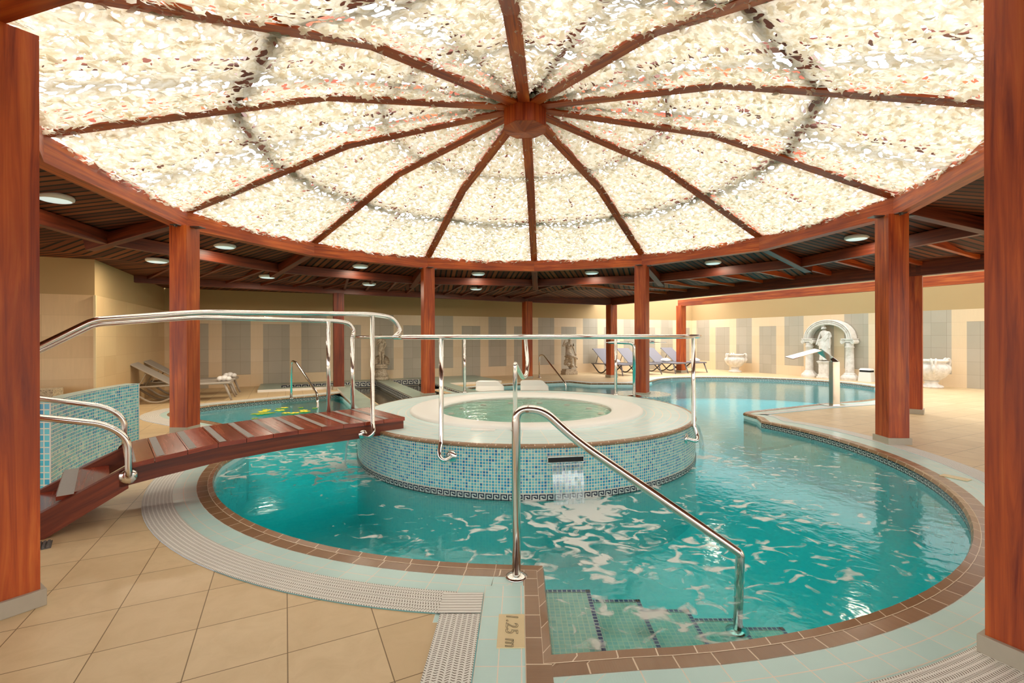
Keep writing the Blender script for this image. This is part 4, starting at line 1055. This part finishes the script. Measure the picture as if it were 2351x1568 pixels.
# ------------------------------------------------------------------ depth marker, second marker, floor drain
dm = thing('depth_marker', 'cream depth tile reading 1.25 m set in the coping by the steps', 'marker tile', (-.045, 2.07, 0))
mb = MB(); mb.box(-.040, 2.075, .005, .118, .236, .006); mb.build('tile', M['cream_tile'], dm)
def text(body, loc, size, rotz, mat, par, shear=.15):
    cu = bpy.data.curves.new('lettering', 'FONT'); cu.body = body; cu.size = size; cu.align_x = 'CENTER'; cu.align_y = 'CENTER'; cu.fill_mode = 'NONE'; cu.bevel_depth = .0006; cu.shear = shear; cu.space_character = 1.1
    o = bpy.data.objects.new('lettering', cu); C.objects.link(o); o.location = Vector(loc)-Vector(par.location); o.rotation_euler = (0, 0, rotz); cu.materials.append(mat); me = bpy.data.meshes.new_from_object(o.evaluated_get(bpy.context.evaluated_depsgraph_get())); q = bpy.data.objects.new('lettering', me); C.objects.link(q); q.location = o.location; q.rotation_euler = o.rotation_euler; q.parent = par; bpy.data.objects.remove(o); return q
text('1.25 m', (-.040, 2.075, .0095), .078, R(-90), M['black'], dm)
o = (lambda mb: (mb.box(3.98, 4.30, .007, .10, .20, .004, R(28)), mb.build('marker_tile', M['cream_tile']))[1])(MB()); tag(o, 'small cream marker tile in the right-hand coping', 'marker tile')
mb = MB(); 
for k in range(9): q = Vector((-3.02, 2.90, .008))+Vector((-.75, -.66, 0))*(k*.02-.08); mb.box(q.x, q.y, q.z, .012, .13, .012, BROT)
mb.box(-3.02, 2.90, .003, .19, .14, .005, BROT); o = mb.build('rubber_mat', M['rubber']); tag(o, 'small ribbed dark mat on the floor at the foot of the bridge stairs', 'mat')

# ------------------------------------------------------------------ sculpted stone pieces
def skin_mesh(verts, edges, radii, sub_=1):
    me = bpy.data.meshes.new('sk'); me.from_pydata([tuple(v) for v in verts], edges, []); o = bpy.data.objects.new('sk', me); C.objects.link(o)
    m = o.modifiers.new('s', 'SKIN'); m.use_smooth_shade = True; me.skin_vertices[0].data[0].use_root = True
    for d, r in zip(me.skin_vertices[0].data, radii): d.radius = (r, r) if not isinstance(r, tuple) else r
    s2 = o.modifiers.new('u', 'SUBSURF'); s2.levels = sub_
    dg = bpy.context.evaluated_depsgraph_get(); r = bpy.data.meshes.new_from_object(o.evaluated_get(dg)); bpy.data.objects.remove(o); bpy.data.meshes.remove(me); return r
def add_mesh(mb, me, M_):
    b = len(mb.v)
    for v in me.vertices: mb.v.append(tuple(M_ @ v.co))
    for p in me.polygons: mb.f.append(tuple(b+i for i in p.vertices)); mb.uv.append(None); mb.mi.append(0)
def figure(mb, J, rad, T):
    """J joint dict, T world matrix; heights in metres for a 1 m tall figure"""
    names = list(J); idx = {n: i for i, n in enumerate(names)}
    links = [('hip', 'waist'), ('waist', 'chest'), ('chest', 'neck'), ('neck', 'head'), ('head', 'crown'), ('chest', 'shL'), ('chest', 'shR'), ('shL', 'elL'), ('elL', 'haL'), ('haL', 'fiL'), ('shR', 'elR'), ('elR', 'haR'), ('haR', 'fiR'),
             ('hip', 'thL'), ('hip', 'thR'), ('thL', 'knL'), ('knL', 'anL'), ('anL', 'toL'), ('thR', 'knR'), ('knR', 'anR'), ('anR', 'toR')]
    E_ = [(idx[a], idx[b]) for a, b in links]; me = skin_mesh([J[n] for n in names], E_, [rad[n] for n in names], 2); add_mesh(mb, me, T)
RAD = dict(hip=.085, waist=.066, chest=.088, neck=.032, head=.050, crown=.044, shL=.040, shR=.040, elL=.028, elR=.028, haL=.02, haR=.02, fiL=.014, fiR=.014, thL=.062, thR=.062, knL=.040, knR=.040, anL=.023, anR=.023, toL=.018, toR=.018)
def curls(mb, c, r, T, n=26, back=True):
    for k in range(n):
        z = rng.uniform(-.3, 1); a = rng.uniform(0, 2*PI)
        d = Vector((math.cos(a)*math.sqrt(1-z*z*.9), math.sin(a)*math.sqrt(1-z*z*.9), z))
        if d.y < -.35 and d.z < .55: continue
        p = T @ (Vector(c)+d*r); mb.ball(p, r*.36, 7, 5)

# Venus on a shell
FR = lambda x, y, z, rot, s=1: Matrix.Translation((x, y, z)) @ Matrix.Rotation(rot, 4, 'Z') @ Matrix.Scale(s, 4)
vx, vy = -4.02, 13.66; fac = math.atan2(vx, vy)*-1+0
T = FR(vx, vy, PZ, R(16))
ven = thing('shell_statue', 'weathered stone nude standing in a shell on a flared pedestal', 'statue', (vx, vy, PZ))
mb = MB(); mb.lathe([(.001, 0), (.21, 0), (.215, .05), (.20, .075), (.18, .08), (.205, .10), (.17, .20), (.145, .30), (.15, .33), (.18, .345), (.185, .375), (.17, .39), (.001, .39)], 32, (vx, vy, PZ)); mb.build('pedestal', M['stone_old'], ven, smooth=True)
mb = MB()
for i in range(13):                                            # scallop shell behind and below the legs
    a0 = R(-28+236*i/13-0); a1 = R(-28+236*(i+1)/13)
    for (ra, rb, da, db) in ((.02, .11, .0, .02), (.11, .19, .02, .0), (.19, .235, .0, -.06)):
        for (f0, f1, e0, e1) in ((0, .5, 0, .018), (.5, 1, .018, 0)):
            q = lambda r, f, d, e: T @ Vector((math.cos(a0+(a1-a0)*f)*r, .06+d*1.2-e, .52+math.sin(a0+(a1-a0)*f)*r*.92))
            mb.face([q(ra, f0, da, e0), q(ra, f1, da, e1), q(rb, f1, db, e1), q(rb, f0, db, e0)]); mb.face([q(ra, f0, da+.03, e0), q(rb, f0, db+.03, e0), q(rb, f1, db+.03, e1), q(ra, f1, da+.03, e1)])
mb.lathe([(.001, .385), (.15, .385), (.17, .41), (.14, .45), (.001, .46)], 20, (vx, vy, PZ), rib=lambda a, z: 1+.1*math.sin(a*7)); mb.build('shell', M['stone_old'], ven, smooth=True)
mb = MB(); J = dict(hip=(0, 0, .50), waist=(.012, 0, .60), chest=(0, 0, .73), neck=(0, -.005, .83), head=(-.012, -.015, .89), crown=(-.015, -.01, .945), shL=(.105, 0, .775), shR=(-.105, 0, .775), elL=(.14, .02, .63), haL=(.08, -.07, .51), fiL=(.03, -.09, .47), elR=(-.135, -.02, .64), haR=(-.07, -.09, .70), fiR=(-.01, -.10, .74), thL=(.055, 0, .45), thR=(-.055, 0, .45), knL=(.055, -.035, .25), anL=(.05, .01, .05), toL=(.065, -.06, .015), knR=(-.03, -.02, .25), anR=(-.025, .02, .05), toR=(-.04, -.05, .015))
figure(mb, J, RAD, FR(vx, vy, PZ+.44, R(16), .90)); TT = FR(vx, vy, PZ+.44, R(16), .90); curls(mb, (-.012, .0, .915), .052, TT); mb.ball(TT @ Vector((-.012, .055, .90)), .03, 8, 6)
mb.tube([TT @ Vector(p) for p in ((.03, .05, .88), (.06, .05, .75), (.075, .06, .62))], [.02, .018, .01], 6)
mb.ball(TT @ Vector((-.045, -.075, .74)), .032, 8, 6); mb.ball(TT @ Vector((.045, -.075, .74)), .032, 8, 6); mb.ball(TT @ Vector((-.018, -.066, .893)), .008, 6, 4)
mb.build('figure', M['stone_old'], ven, smooth=True)

# seated bather on rocks
sx, sy = 1.72, 16.35; sea = thing('seated_statue', 'weathered stone figure seated on rocks against the back wall', 'statue', (sx, sy, 0))
mb = MB(); mb.box(sx, sy, .06, .46, .40, .12, R(20)); mb.box(sx, sy, .15, .40, .34, .07, R(20)); mb.build('plinth', M['stone_old'], sea, bevel=.01)
mb = MB()
for k in range(26):
    z = rng.uniform(.2, .62); s_ = .12*(1-(z-.2)*.9); a = rng.uniform(0, 2*PI); mb.ball((sx-.02+math.cos(a)*s_, sy+.02+math.sin(a)*s_*.8, z), (rng.uniform(.05, .09), rng.uniform(.05, .08), rng.uniform(.04, .07)), 9, 6)
mb.build('rocks', M['stone_old'], sea, smooth=True)
mb = MB(); J = dict(hip=(-.03, .02, .50), waist=(-.02, .01, .62), chest=(0, 0, .76), neck=(.01, -.01, .87), head=(.02, -.02, .93), crown=(.03, -.015, .985), shL=(.10, .01, .80), shR=(-.10, 0, .81), elL=(.15, .02, .66), haL=(.17, -.03, .55), fiL=(.19, -.05, .52), elR=(-.20, -.03, .74), haR=(-.15, -.04, .89), fiR=(-.12, -.04, .94), thL=(.05, -.02, .48), thR=(-.08, -.02, .48), knL=(.13, -.16, .43), anL=(.16, -.12, .16), toL=(.20, -.18, .12), knR=(.02, -.20, .40), anR=(.04, -.12, .20), toR=(.10, -.18, .14))
TT = FR(sx, sy, .10, R(10), 1.17); figure(mb, J, RAD, TT); curls(mb, (.02, 0, .955), .055, TT, 30); mb.ball(TT @ Vector((.05, -.07, .77)), .035, 8, 6); mb.ball(TT @ Vector((-.04, -.07, .77)), .035, 8, 6)
for k in range(10): mb.ball(TT @ Vector((.18+rng.normal(0, .03), -.08+rng.normal(0, .02), .42+rng.normal(0, .06))), .035, 7, 5)
mb.tube([TT @ Vector(p) for p in ((-.10, -.12, .50), (.02, -.17, .46), (.14, -.17, .42), (.15, -.14, .30))], [.05, .055, .05, .03], 8)
mb.build('figure', M['stone_old'], sea, smooth=True)

# arch with draped statue on the right wall
AV = 5.62; arch = thing('stone_arch', 'white stone arch on two scrolled columns against the right wall', 'arch', rwall(AV, .18, 0))
DX = Vector((SI, -CO, 0)); DN = Vector((-CO, -SI, 0)); AROT = math.atan2(DX.y, DX.x)
def AP(u, d, z): return rwall(AV+u, d, z)
for sgn in (-1, 1):
    c = AP(sgn*.60, .17, 0)
    mb = MB(); mb.lathe([(.001, 0), (.235, 0), (.24, .06), (.22, .10), (.17, .15), (.16, .17), (.135, .19), (.125, .20)], 8, c, rot=AROT+R(22)); mb.lathe([(.15, .16), (.152, .185), (.13, .20), (.118, .21)], 28, c); mb.build('column_base', M['stone'], arch)
    mb = MB(); mb.lathe([(.118, .20), (.118, .26), (.112, .60), (.104, .95), (.122, .965), (.122, .985), (.104, 1.0), (.112, 1.10)], 32, c, rib=lambda a, z: 1-.025*(abs(math.sin(a*8)))); mb.build('column_shaft', M['stone'], arch, smooth=True)
    mb = MB(); mb.box(c.x, c.y, 1.215, .34, .30, .035, AROT); mb.box(c.x, c.y, 1.16, .25, .24, .09, AROT)
    for v in (-1, 1):
        pts = []
        for k in range(22): a = -PI/2+v*0+k*.42; rr = .065*(1-k/26); pts.append(AP(sgn*.60+v*(.135+math.cos(a)*rr*.9), .30, 1.135+math.sin(a)*rr))
        mb.tube(pts, .014, 6); q = AP(sgn*.60+v*.135, .17, 1.135); M_ = Matrix.Rotation(AROT, 4, 'Z') @ Matrix.Rotation(PI/2, 4, 'X')
        k0 = len(mb.v); 
        for dd_ in (.04, .30):
            for k in range(16): a = 2*PI*k/16; mb.v.append(tuple(AP(sgn*.60+v*.135+math.cos(a)*.058, dd_, 1.135+math.sin(a)*.062)))
        for k in range(16): k2 = (k+1) % 16; mb.f.append((k0+k, k0+k2, k0+16+k2, k0+16+k)); mb.uv.append(None); mb.mi.append(0)
        mb.f.append(tuple(k0+16+k for k in range(16))); mb.uv.append(None); mb.mi.append(0)
    mb.build('capital', M['stone'], arch)
mb = MB(); prof = [(.0, .02), (.0, .28), (.02, .30), (.05, .30), (.055, .275), (.075, .275), (.08, .30), (.105, .30), (.11, .27), (.125, .27), (.13, .30), (.155, .29), (.16, .25), (.16, .02)]
NA = 40; base = len(mb.v)
for i in range(NA+1):
    a = PI*i/NA
    for (o_, d_) in prof: mb.v.append(tuple(AP(-math.cos(a)*(.56+o_), d_, 1.235+math.sin(a)*(.42+o_))))
m_ = len(prof)
for i in range(NA):
    for j in range(m_-1): k = base+i*m_+j; mb.f.append((k, k+m_, k+m_+1, k+1)); mb.uv.append(None); mb.mi.append(0)
for i in (0, NA): mb.f.append(tuple(base+i*m_+j for j in range(m_))); mb.uv.append(None); mb.mi.append(0)
mb.build('arch_ring', M['stone'], arch)
dr = thing('draped_statue', 'white stone figure in flowing drapery on a square pedestal under the arch', 'statue', AP(-.08, .22, 0))
c = AP(-.08, .22, 0); mb = MB()
for (z, h, s_) in ((.03, .06, .36), (.09, .07, .31), (.29, .34, .27), (.475, .04, .31), (.51, .03, .35), (.53, .02, .30)): mb.box(c.x, c.y, z, s_, s_*.9, h, AROT)
mb.build('pedestal', M['stone'], dr, bevel=.004)
TT = FR(c.x, c.y, .54, AROT+PI+PI, 1.10) 
mb = MB(); J = dict(hip=(.01, 0, .52), waist=(0, 0, .62), chest=(-.01, 0, .75), neck=(-.02, -.005, .855), head=(-.045, -.02, .905), crown=(-.055, -.015, .955), shL=(.11, 0, .80), shR=(-.115, 0, .79), elL=(.165, .0, .67), haL=(.06, -.11, .64), fiL=(-.01, -.12, .60), elR=(-.17, -.02, .62), haR=(-.19, -.08, .48), fiR=(-.20, -.09, .44), thL=(.05, 0, .46), thR=(-.055, -.01, .46), knL=(.05, -.06, .26), anL=(.05, .01, .05), toL=(.07, -.07, .015), knR=(-.05, -.02, .26), anR=(-.05, .02, .05), toR=(-.07, -.05, .015))
figure(mb, J, RAD, TT); curls(mb, (-.048, .0, .93), .058, TT, 34); mb.ball(TT @ Vector((-.052, -.072, .905)), .009, 6, 4); mb.build('figure', M['stone'], dr, smooth=True)
mb = MB(); NF = 72; rows = [(.60, .125, .10), (.55, .14, .12), (.48, .15, .13), (.38, .14, .13), (.26, .135, .135), (.14, .13, .14), (.03, .14, .15)]
b0 = len(mb.v)
for (z, rx, ry) in rows:
    for k in range(NF):
        a = 2*PI*k/NF; f = 1+(.02+.12*(.62-z))*math.sin(a*9+z*9+math.sin(z*14))+.05*(.62-z)*math.sin(a*5-z*6); mb.v.append(tuple(TT @ Vector((math.cos(a)*rx*f+(.02-.06*z), math.sin(a)*ry*f-.02, z+.05*math.cos(a)*(z > .5)))))
for j in range(len(rows)-1):
    for k in range(NF): k2 = (k+1) % NF; mb.f.append((b0+j*NF+k, b0+(j+1)*NF+k, b0+(j+1)*NF+k2, b0+j*NF+k2)); mb.uv.append(None); mb.mi.append(0)
for s_ in range(5): mb.tube([TT @ Vector(p) for p in smooth_path([Vector((.12, -.05, .80-s_*.02)), Vector((.08, -.10-s_*.003, .72-s_*.03)), Vector((-.02, -.12, .62-s_*.035)), Vector((-.14, -.10, .55-s_*.03))], 5)], .022, 7)
for s_ in range(4): mb.tube([TT @ Vector(p) for p in smooth_path([Vector((.06+s_*.012, .02, .80)), Vector((.12+s_*.006, -.03, .68)), Vector((.14, -.06+s_*.02, .52)), Vector((.12+s_*.008, -.05, .34))], 5)], .022, 7)
mb.build('drapery', M['stone'], dr, smooth=True)

# urns
def urn(p, s, label, rot=0):
    t = thing('stone_urn', label, 'urn', p, 'fluted stone urns'); mb = MB()
    mb.lathe([(.001, 0), (.215, 0), (.225, .03), (.20, .055), (.13, .08), (.115, .12), (.14, .145), (.15, .155), (.001, .155)], 40, p); 
    for i in range(len(mb.v)): v = Vector(mb.v[i])-Vector(p); mb.v[i] = tuple(Vector(p)+v*s)
    mb.build('foot', M['stone'], t, smooth=True)
    mb = MB(); g = lambda a, z: 1+.035*abs(math.sin(a*11))*(1 if .16 < z < .52 else 0)
    mb.lathe([(.11, .155), (.17, .19), (.25, .26), (.32, .36), (.345, .44), (.335, .50), (.29, .545), (.262, .56), (.262, .585), (.285, .60), (.315, .615), (.32, .64), (.30, .655), (.24, .65), (.22, .56), (.001, .50)], 132, p, rib=g)
    for i in range(len(mb.v)): v = Vector(mb.v[i])-Vector(p); mb.v[i] = tuple(Vector(p)+v*s)
    mb.build('bowl', M['stone'], t, smooth=True)
    for k in range(3):
        a = rot+2*PI*k/3; mb = MB(); d = Vector((math.cos(a), math.sin(a), 0)); tg = Vector((-d.y, d.x, 0))
        for o_ in (-.035, .035): mb.tube([Vector(p)+(q)*s for q in smooth_path([d*.27+tg*o_+Vector((0, 0, .60)), d*.34+tg*o_*1.2+Vector((0, 0, .675)), d*.385+tg*o_+Vector((0, 0, .62)), d*.375+tg*o_*.6+Vector((0, 0, .52)), d*.36+tg*o_*.2+Vector((0, 0, .40))], 5)], .022*s, 8)
        mb.tube([Vector(p)+q*s for q in (d*.36+Vector((0, 0, .55)), d*.385+Vector((0, 0, .46)), d*.35+Vector((0, 0, .34)))], [.035*s, .04*s, .01*s], 8)
        mb.build('leaf_handle', M['stone'], t, smooth=True)
urn(rwall(2.50, .50, 0), 1.0, 'smaller-looking white fluted urn by the right wall beyond the far pool', R(200))
urn(rwall(8.38, .62, 0), 1.08, 'white fluted urn standing between the thick right post and the closest right post', R(235))

# waste bin
b = rwall(6.72, .26, 0); bn = thing('waste_bin', 'small white plastic bin with a black slot, right of the arch', 'bin', b)
def rbox(mb, c, sx, sy, z0, z1, tap, rot, r=.06):
    n = 6; ring = []
    for (zz, k) in ((z0, 1), (z1, tap)):
        P = []
        for (cx_, cy_, a0) in ((1, 1, 0), (-1, 1, 90), (-1, -1, 180), (1, -1, 270)):
            for i in range(n+1): a = R(a0+90*i/n); P.append(Vector(((cx_*(sx/2-r)+math.cos(a)*r)*k, (cy_*(sy/2-r)+math.sin(a)*r)*k, zz)))
        ring.append([Matrix.Translation(c) @ Matrix.Rotation(rot, 4, 'Z') @ p for p in P])
    N_ = len(ring[0])
    for i in range(N_): j = (i+1) % N_; mb.face([ring[0][i], ring[0][j], ring[1][j], ring[1][i]])
    mb.face(ring[1]); mb.face(ring[0][::-1])
mb = MB(); rbox(mb, b, .36, .30, 0, .27, .86, AROT); mb.build('body', M['white_plastic'], bn)
mb = MB(); rbox(mb, b, .33, .27, .325, .375, .8, AROT); mb.build('lid', M['white_plastic'], bn)
mb = MB(); rbox(mb, b, .30, .24, .27, .325, 1, AROT); mb.build('slot', M['black'], bn)

# ------------------------------------------------------------------ water spouts
sp = thing('water_blade', 'rectangular steel column with a bent water blade on the right peninsula', 'fountain', (5.9, 8.80, 0))
mb = MB(); mb.box(5.90, 8.82, .41, .145, .10, .82, R(8)); mb.build('column', M['steel'], sp, bevel=.004)
mb = MB(); mb.box(5.90, 8.82, .008, .40, .26, .016, R(8)); mb.build('base_plate', M['steel'], sp, bevel=.003)
mb = MB(); W_ = Vector((.10, .14, 0)); th = Vector((0, 0, -.012))
P0, P1, P2_ = Vector((5.93, 8.84, .82)), Vector((5.66, 8.92, 1.05)), Vector((4.98, 8.70, .905))
for (a, b_, wa, wb_) in ((P0, P1, .06, .06), (P1, P2_, .10, .11)):
    s_ = (Vector((.42, -.70, .30)) if wa < .08 else Vector((.10, -.97, -.13))).normalized(); Q = [a-s_*wa, a+s_*wa, b_+s_*wb_, b_-s_*wb_]; mb.face(Q); mb.face([q+th for q in Q[::-1]])
    for k in range(4): k2 = (k+1) % 4; mb.face([Q[k2], Q[k], Q[k]+th, Q[k2]+th])
mb.build('blade', M['steel'], sp)
sw = thing('swan_neck_spout', 'tall steel swan neck spout beside the post on the round plinth', 'fountain', (2.27, 9.33, .12))
mb = MB(); mb.tube(round_path([(2.27, 9.33, .12), (2.27, 9.33, 1.17), (1.78, 9.45, 1.19)], .10, 8), .03, 14); mb.build('pole', M['steel'], sw, smooth=True)
mb = MB(); mb.lathe([(.001, .035), (.04, .03), (.12, .012), (.15, 0)], 24, (2.27, 9.33, .12)); mb.build('base_disc', M['steel'], sw, smooth=True)
mb = MB(); mb.box(1.95, 9.40, 1.185, .45, .20, .016, R(-14)); mb.build('blade', M['steel'], sw, bevel=.003)
s3 = thing('swan_neck_spout', 'small steel spout blade showing behind the post on the round plinth', 'fountain', (3.15, 10.9, 0))
mb = MB(); mb.tube(round_path([(2.98, 11.3, -.6), (2.98, 11.3, 1.18), (3.2, 11.2, 1.17)], .08, 8), .03, 12); mb.build('pole', M['steel'], s3, smooth=True)
mb = MB(); mb.box(3.28, 11.15, 1.165, .40, .22, .014, R(-20)); mb.build('blade', M['steel'], s3, bevel=.003)

# ------------------------------------------------------------------ reclining seats at the water's edge
for (x, y, lb) in ((-.80, 11.62, 'left of the two cream reclining seats behind the whirlpool'), (.31, 11.72, 'right of the two cream reclining seats behind the whirlpool')):
    mb = MB(); prof = [(-.75, -.35), (-.45, -.30), (-.15, -.12), (.05, .08), (.10, .19), (.13, .215), (.18, .20), (.16, .08), (0, -.12), (-.3, -.42), (-.75, -.45)]
    n = len(prof); W_ = [(-.29, .85), (-.25, .97), (-.2, 1), (.2, 1), (.27, .92), (.31, .70)]
    for (u, k) in W_:
        for (d, z) in prof: mb.v.append((x+u+(.10 if z < .1 else 0)*(u > 0), y+d, z if z < 0 else z*k))
    for i in range(len(W_)-1):
        for j in range(n): j2 = (j+1) % n; mb.f.append((i*n+j, (i+1)*n+j, (i+1)*n+j2, i*n+j2)); mb.uv.append(None); mb.mi.append(0)
    for i in (0, len(W_)-1): mb.f.append(tuple(i*n+j for j in range(n))); mb.uv.append(None); mb.mi.append(0)
    o = mb.build('reclining_seat', M['white_plastic'], bevel=.015); tag(o, lb, 'seat', 'water reclining seats')

# ------------------------------------------------------------------ sun loungers and towels
def lounger(foot, rot, label, dark, ang=33):
    t = thing('sun_lounger', label, 'sun lounger', Vector((foot[0], foot[1], 0)), 'sun loungers'); T = Matrix.Translation(Vector((foot[0], foot[1], 0))) @ Matrix.Rotation(rot, 4, 'Z')
    fm = M['frame_dark'] if dark else M['frame_light']; sl = M['sling'] if dark else M['sling_l']; w_ = .29; ca, sa = math.cos(R(ang)), math.sin(R(ang)); bl = .86
    for s in (-1, 1):
        mb = MB(); mb.tube([T @ Vector(p) for p in round_path([(0, s*w_, .36), (-1.02, s*w_, .35), (-1.75, s*w_, .33)], .05)], .02, 8); mb.build('side_rail', sl, t, smooth=True)
        mb = MB(); mb.tube([T @ Vector(p) for p in ((-.10, s*(w_-.02), .35), (.03, s*(w_+.01), .0))], [.026, .018], 8); mb.build('leg', sl, t, smooth=True)
        mb = MB(); mb.tube([T @ Vector(p) for p in round_path([(-.70, s*(w_-.03), .32), (-1.12, s*(w_-.03), .03), (-1.35, s*(w_-.03), .02), (-1.72, s*(w_-.03), .31)], .12)], .022, 8); mb.build('leg', fm, t, smooth=True)
        mb = MB(); mb.tube([T @ Vector(p) for p in ((-1.55, s*(w_-.04), .32), (-1.42, s*(w_-.04), .34+.40*sa*1.15))], .011, 6); mb.build('back_strut', fm, t)
    mb = MB(); rows = [(0, .372), (-.03, .385), (-.5, .375), (-1.0, .365)]
    def sheet(rows, hw, th):
        b = len(mb.v)
        for (x, z) in rows:
            for (y, d) in ((-hw, 0), (hw, 0), (hw, -th), (-hw, -th)): mb.v.append(tuple(T @ Vector((x, y, z+d))))
        for i in range(len(rows)-1):
            for j in range(4): j2 = (j+1) % 4; mb.f.append((b+i*4+j, b+i*4+j2, b+(i+1)*4+j2, b+(i+1)*4+j)); mb.uv.append(None); mb.mi.append(0)
        for i in (0, len(rows)-1): mb.f.append(tuple(b+i*4+j for j in range(4))); mb.uv.append(None); mb.mi.append(0)
    sheet(rows, w_, .03); mb.build('seat', sl, t, bevel=.006)
    mb = MB(); sheet([(-1.0, .37), (-1.0-.4*ca, .37+.4*sa), (-1.0-bl*ca, .37+bl*sa), (-1.0-bl*ca-.03, .37+bl*sa-.02)], w_-.005, .028); mb.build('backrest', sl, t, bevel=.008)
    return T
def towel(p, rot, label, s=1):
    mb = MB()
    for k, (dx, dy, r) in enumerate(((-.07, 0, .055), (.0, .01, .062), (.075, -.01, .05))): mb.ball(Vector(p)+Matrix.Rotation(rot, 3, 'Z') @ Vector((dx*s, dy*s, r*.8*s)), (r*1.1*s, .13*s, r*s), 12, 8, Matrix.Rotation(rot, 4, 'Z'))
    o = mb.build('rolled_towel', M['towel'], smooth=True); tag(o, label, 'towel', 'folded white towels')
LR = ROOMA-R(2)
for k, (x, y) in enumerate(((-6.13, 10.02), (-6.55, 10.90))):
    T = lounger((x, y), LR, ['nearer of the two taupe loungers behind the thick left post', 'farther of the two taupe loungers, close to the left corner'][k], False)
    p = T @ Vector((-.14, 0, .385)); towel(p, LR, ['folded white towel on the nearer left lounger', 'folded white towel on the farther left lounger'][k], 1.05)
AX = math.atan2(-CO, SI)
lb = ['leftmost of the four grey loungers, left of the red post among them', 'grey lounger just right of the red post, left of the plinth post', 'grey lounger directly right of the plinth post', 'rightmost of the four grey loungers, left of the far corner post']
for k, (x, y) in enumerate(((3.66, 15.68), (4.60, 16.05), (5.67, 16.50), (6.50, 16.9))):
    T = lounger((x, y), AX, lb[k], True, 36); p = T @ Vector((-.75 if k < 3 else -.25, 0, .39)); towel(p, AX, ['folded white towel on the leftmost grey lounger', 'folded white towel on the grey lounger left of the plinth post', 'folded white towel on the grey lounger right of the plinth post', 'folded white towel near the foot of the rightmost grey lounger'][k], 1.2)

# ------------------------------------------------------------------ flowers floating in the left pool
def gpt(px, py, z):
    dx, dy = px-X0, py-Y0; u = dx*math.cos(ROLL)+dy*math.sin(ROLL); v = -dx*math.sin(ROLL)+dy*math.cos(ROLL); Y = F*(EYE-z)/v; return Vector((u*Y/F, Y, z))
fl = [(608, 941), (613, 942.5), (604.5, 945.5), (639, 939), (653, 937), (642.5, 943), (691, 937), (697, 943), (700, 945.5), (723, 938), (657, 949), (676, 949), (585, 962), (458, 934.6), (470, 933), (495, 932), (512, 930.5), (537, 928.5), (561, 926.5)]
for k, (a, b_) in enumerate(fl):
    p = gpt(a, b_, WZ+.004); mb = MB(); s_ = .05+.02*(k % 3)
    for q in range(5): an = 2*PI*q/5+k; mb.ball((p.x+math.cos(an)*s_*.6, p.y+math.sin(an)*s_*.6, p.z+.008), (s_*.55, s_*.35, .008), 8, 4, Matrix.Rotation(an, 4, 'Z'))
    o = mb.build('floating_flower', M['petal'] if k % 3 else M['leafy'], smooth=True); tag(o, 'small yellow-green blossom floating along the back edge of the left pool' if k > 12 else ('small yellow flower floating in the middle of the left pool behind the bridge' if k < 6 else 'small yellow flower floating in the left pool nearer the thin handrail leg' if k < 10 else 'small yellow flower floating close to the far edge of the bridge'), 'flower', 'yellow flowers floating in the left pool')
p = gpt(600, 951, WZ+.004); mb = MB()
for q in range(9): an = rng.uniform(0, 2*PI); d = rng.uniform(.0, .22); mb.ball((p.x+math.cos(an)*d, p.y+math.sin(an)*d*.6, p.z+.01), (.11, .04, .012), 8, 4, Matrix.Rotation(rng.uniform(0, 3), 4, 'Z'))
o = mb.build('floating_foliage', M['leafy'], smooth=True); tag(o, 'clump of green leaves floating among yellow flowers in the left pool', 'leaves')
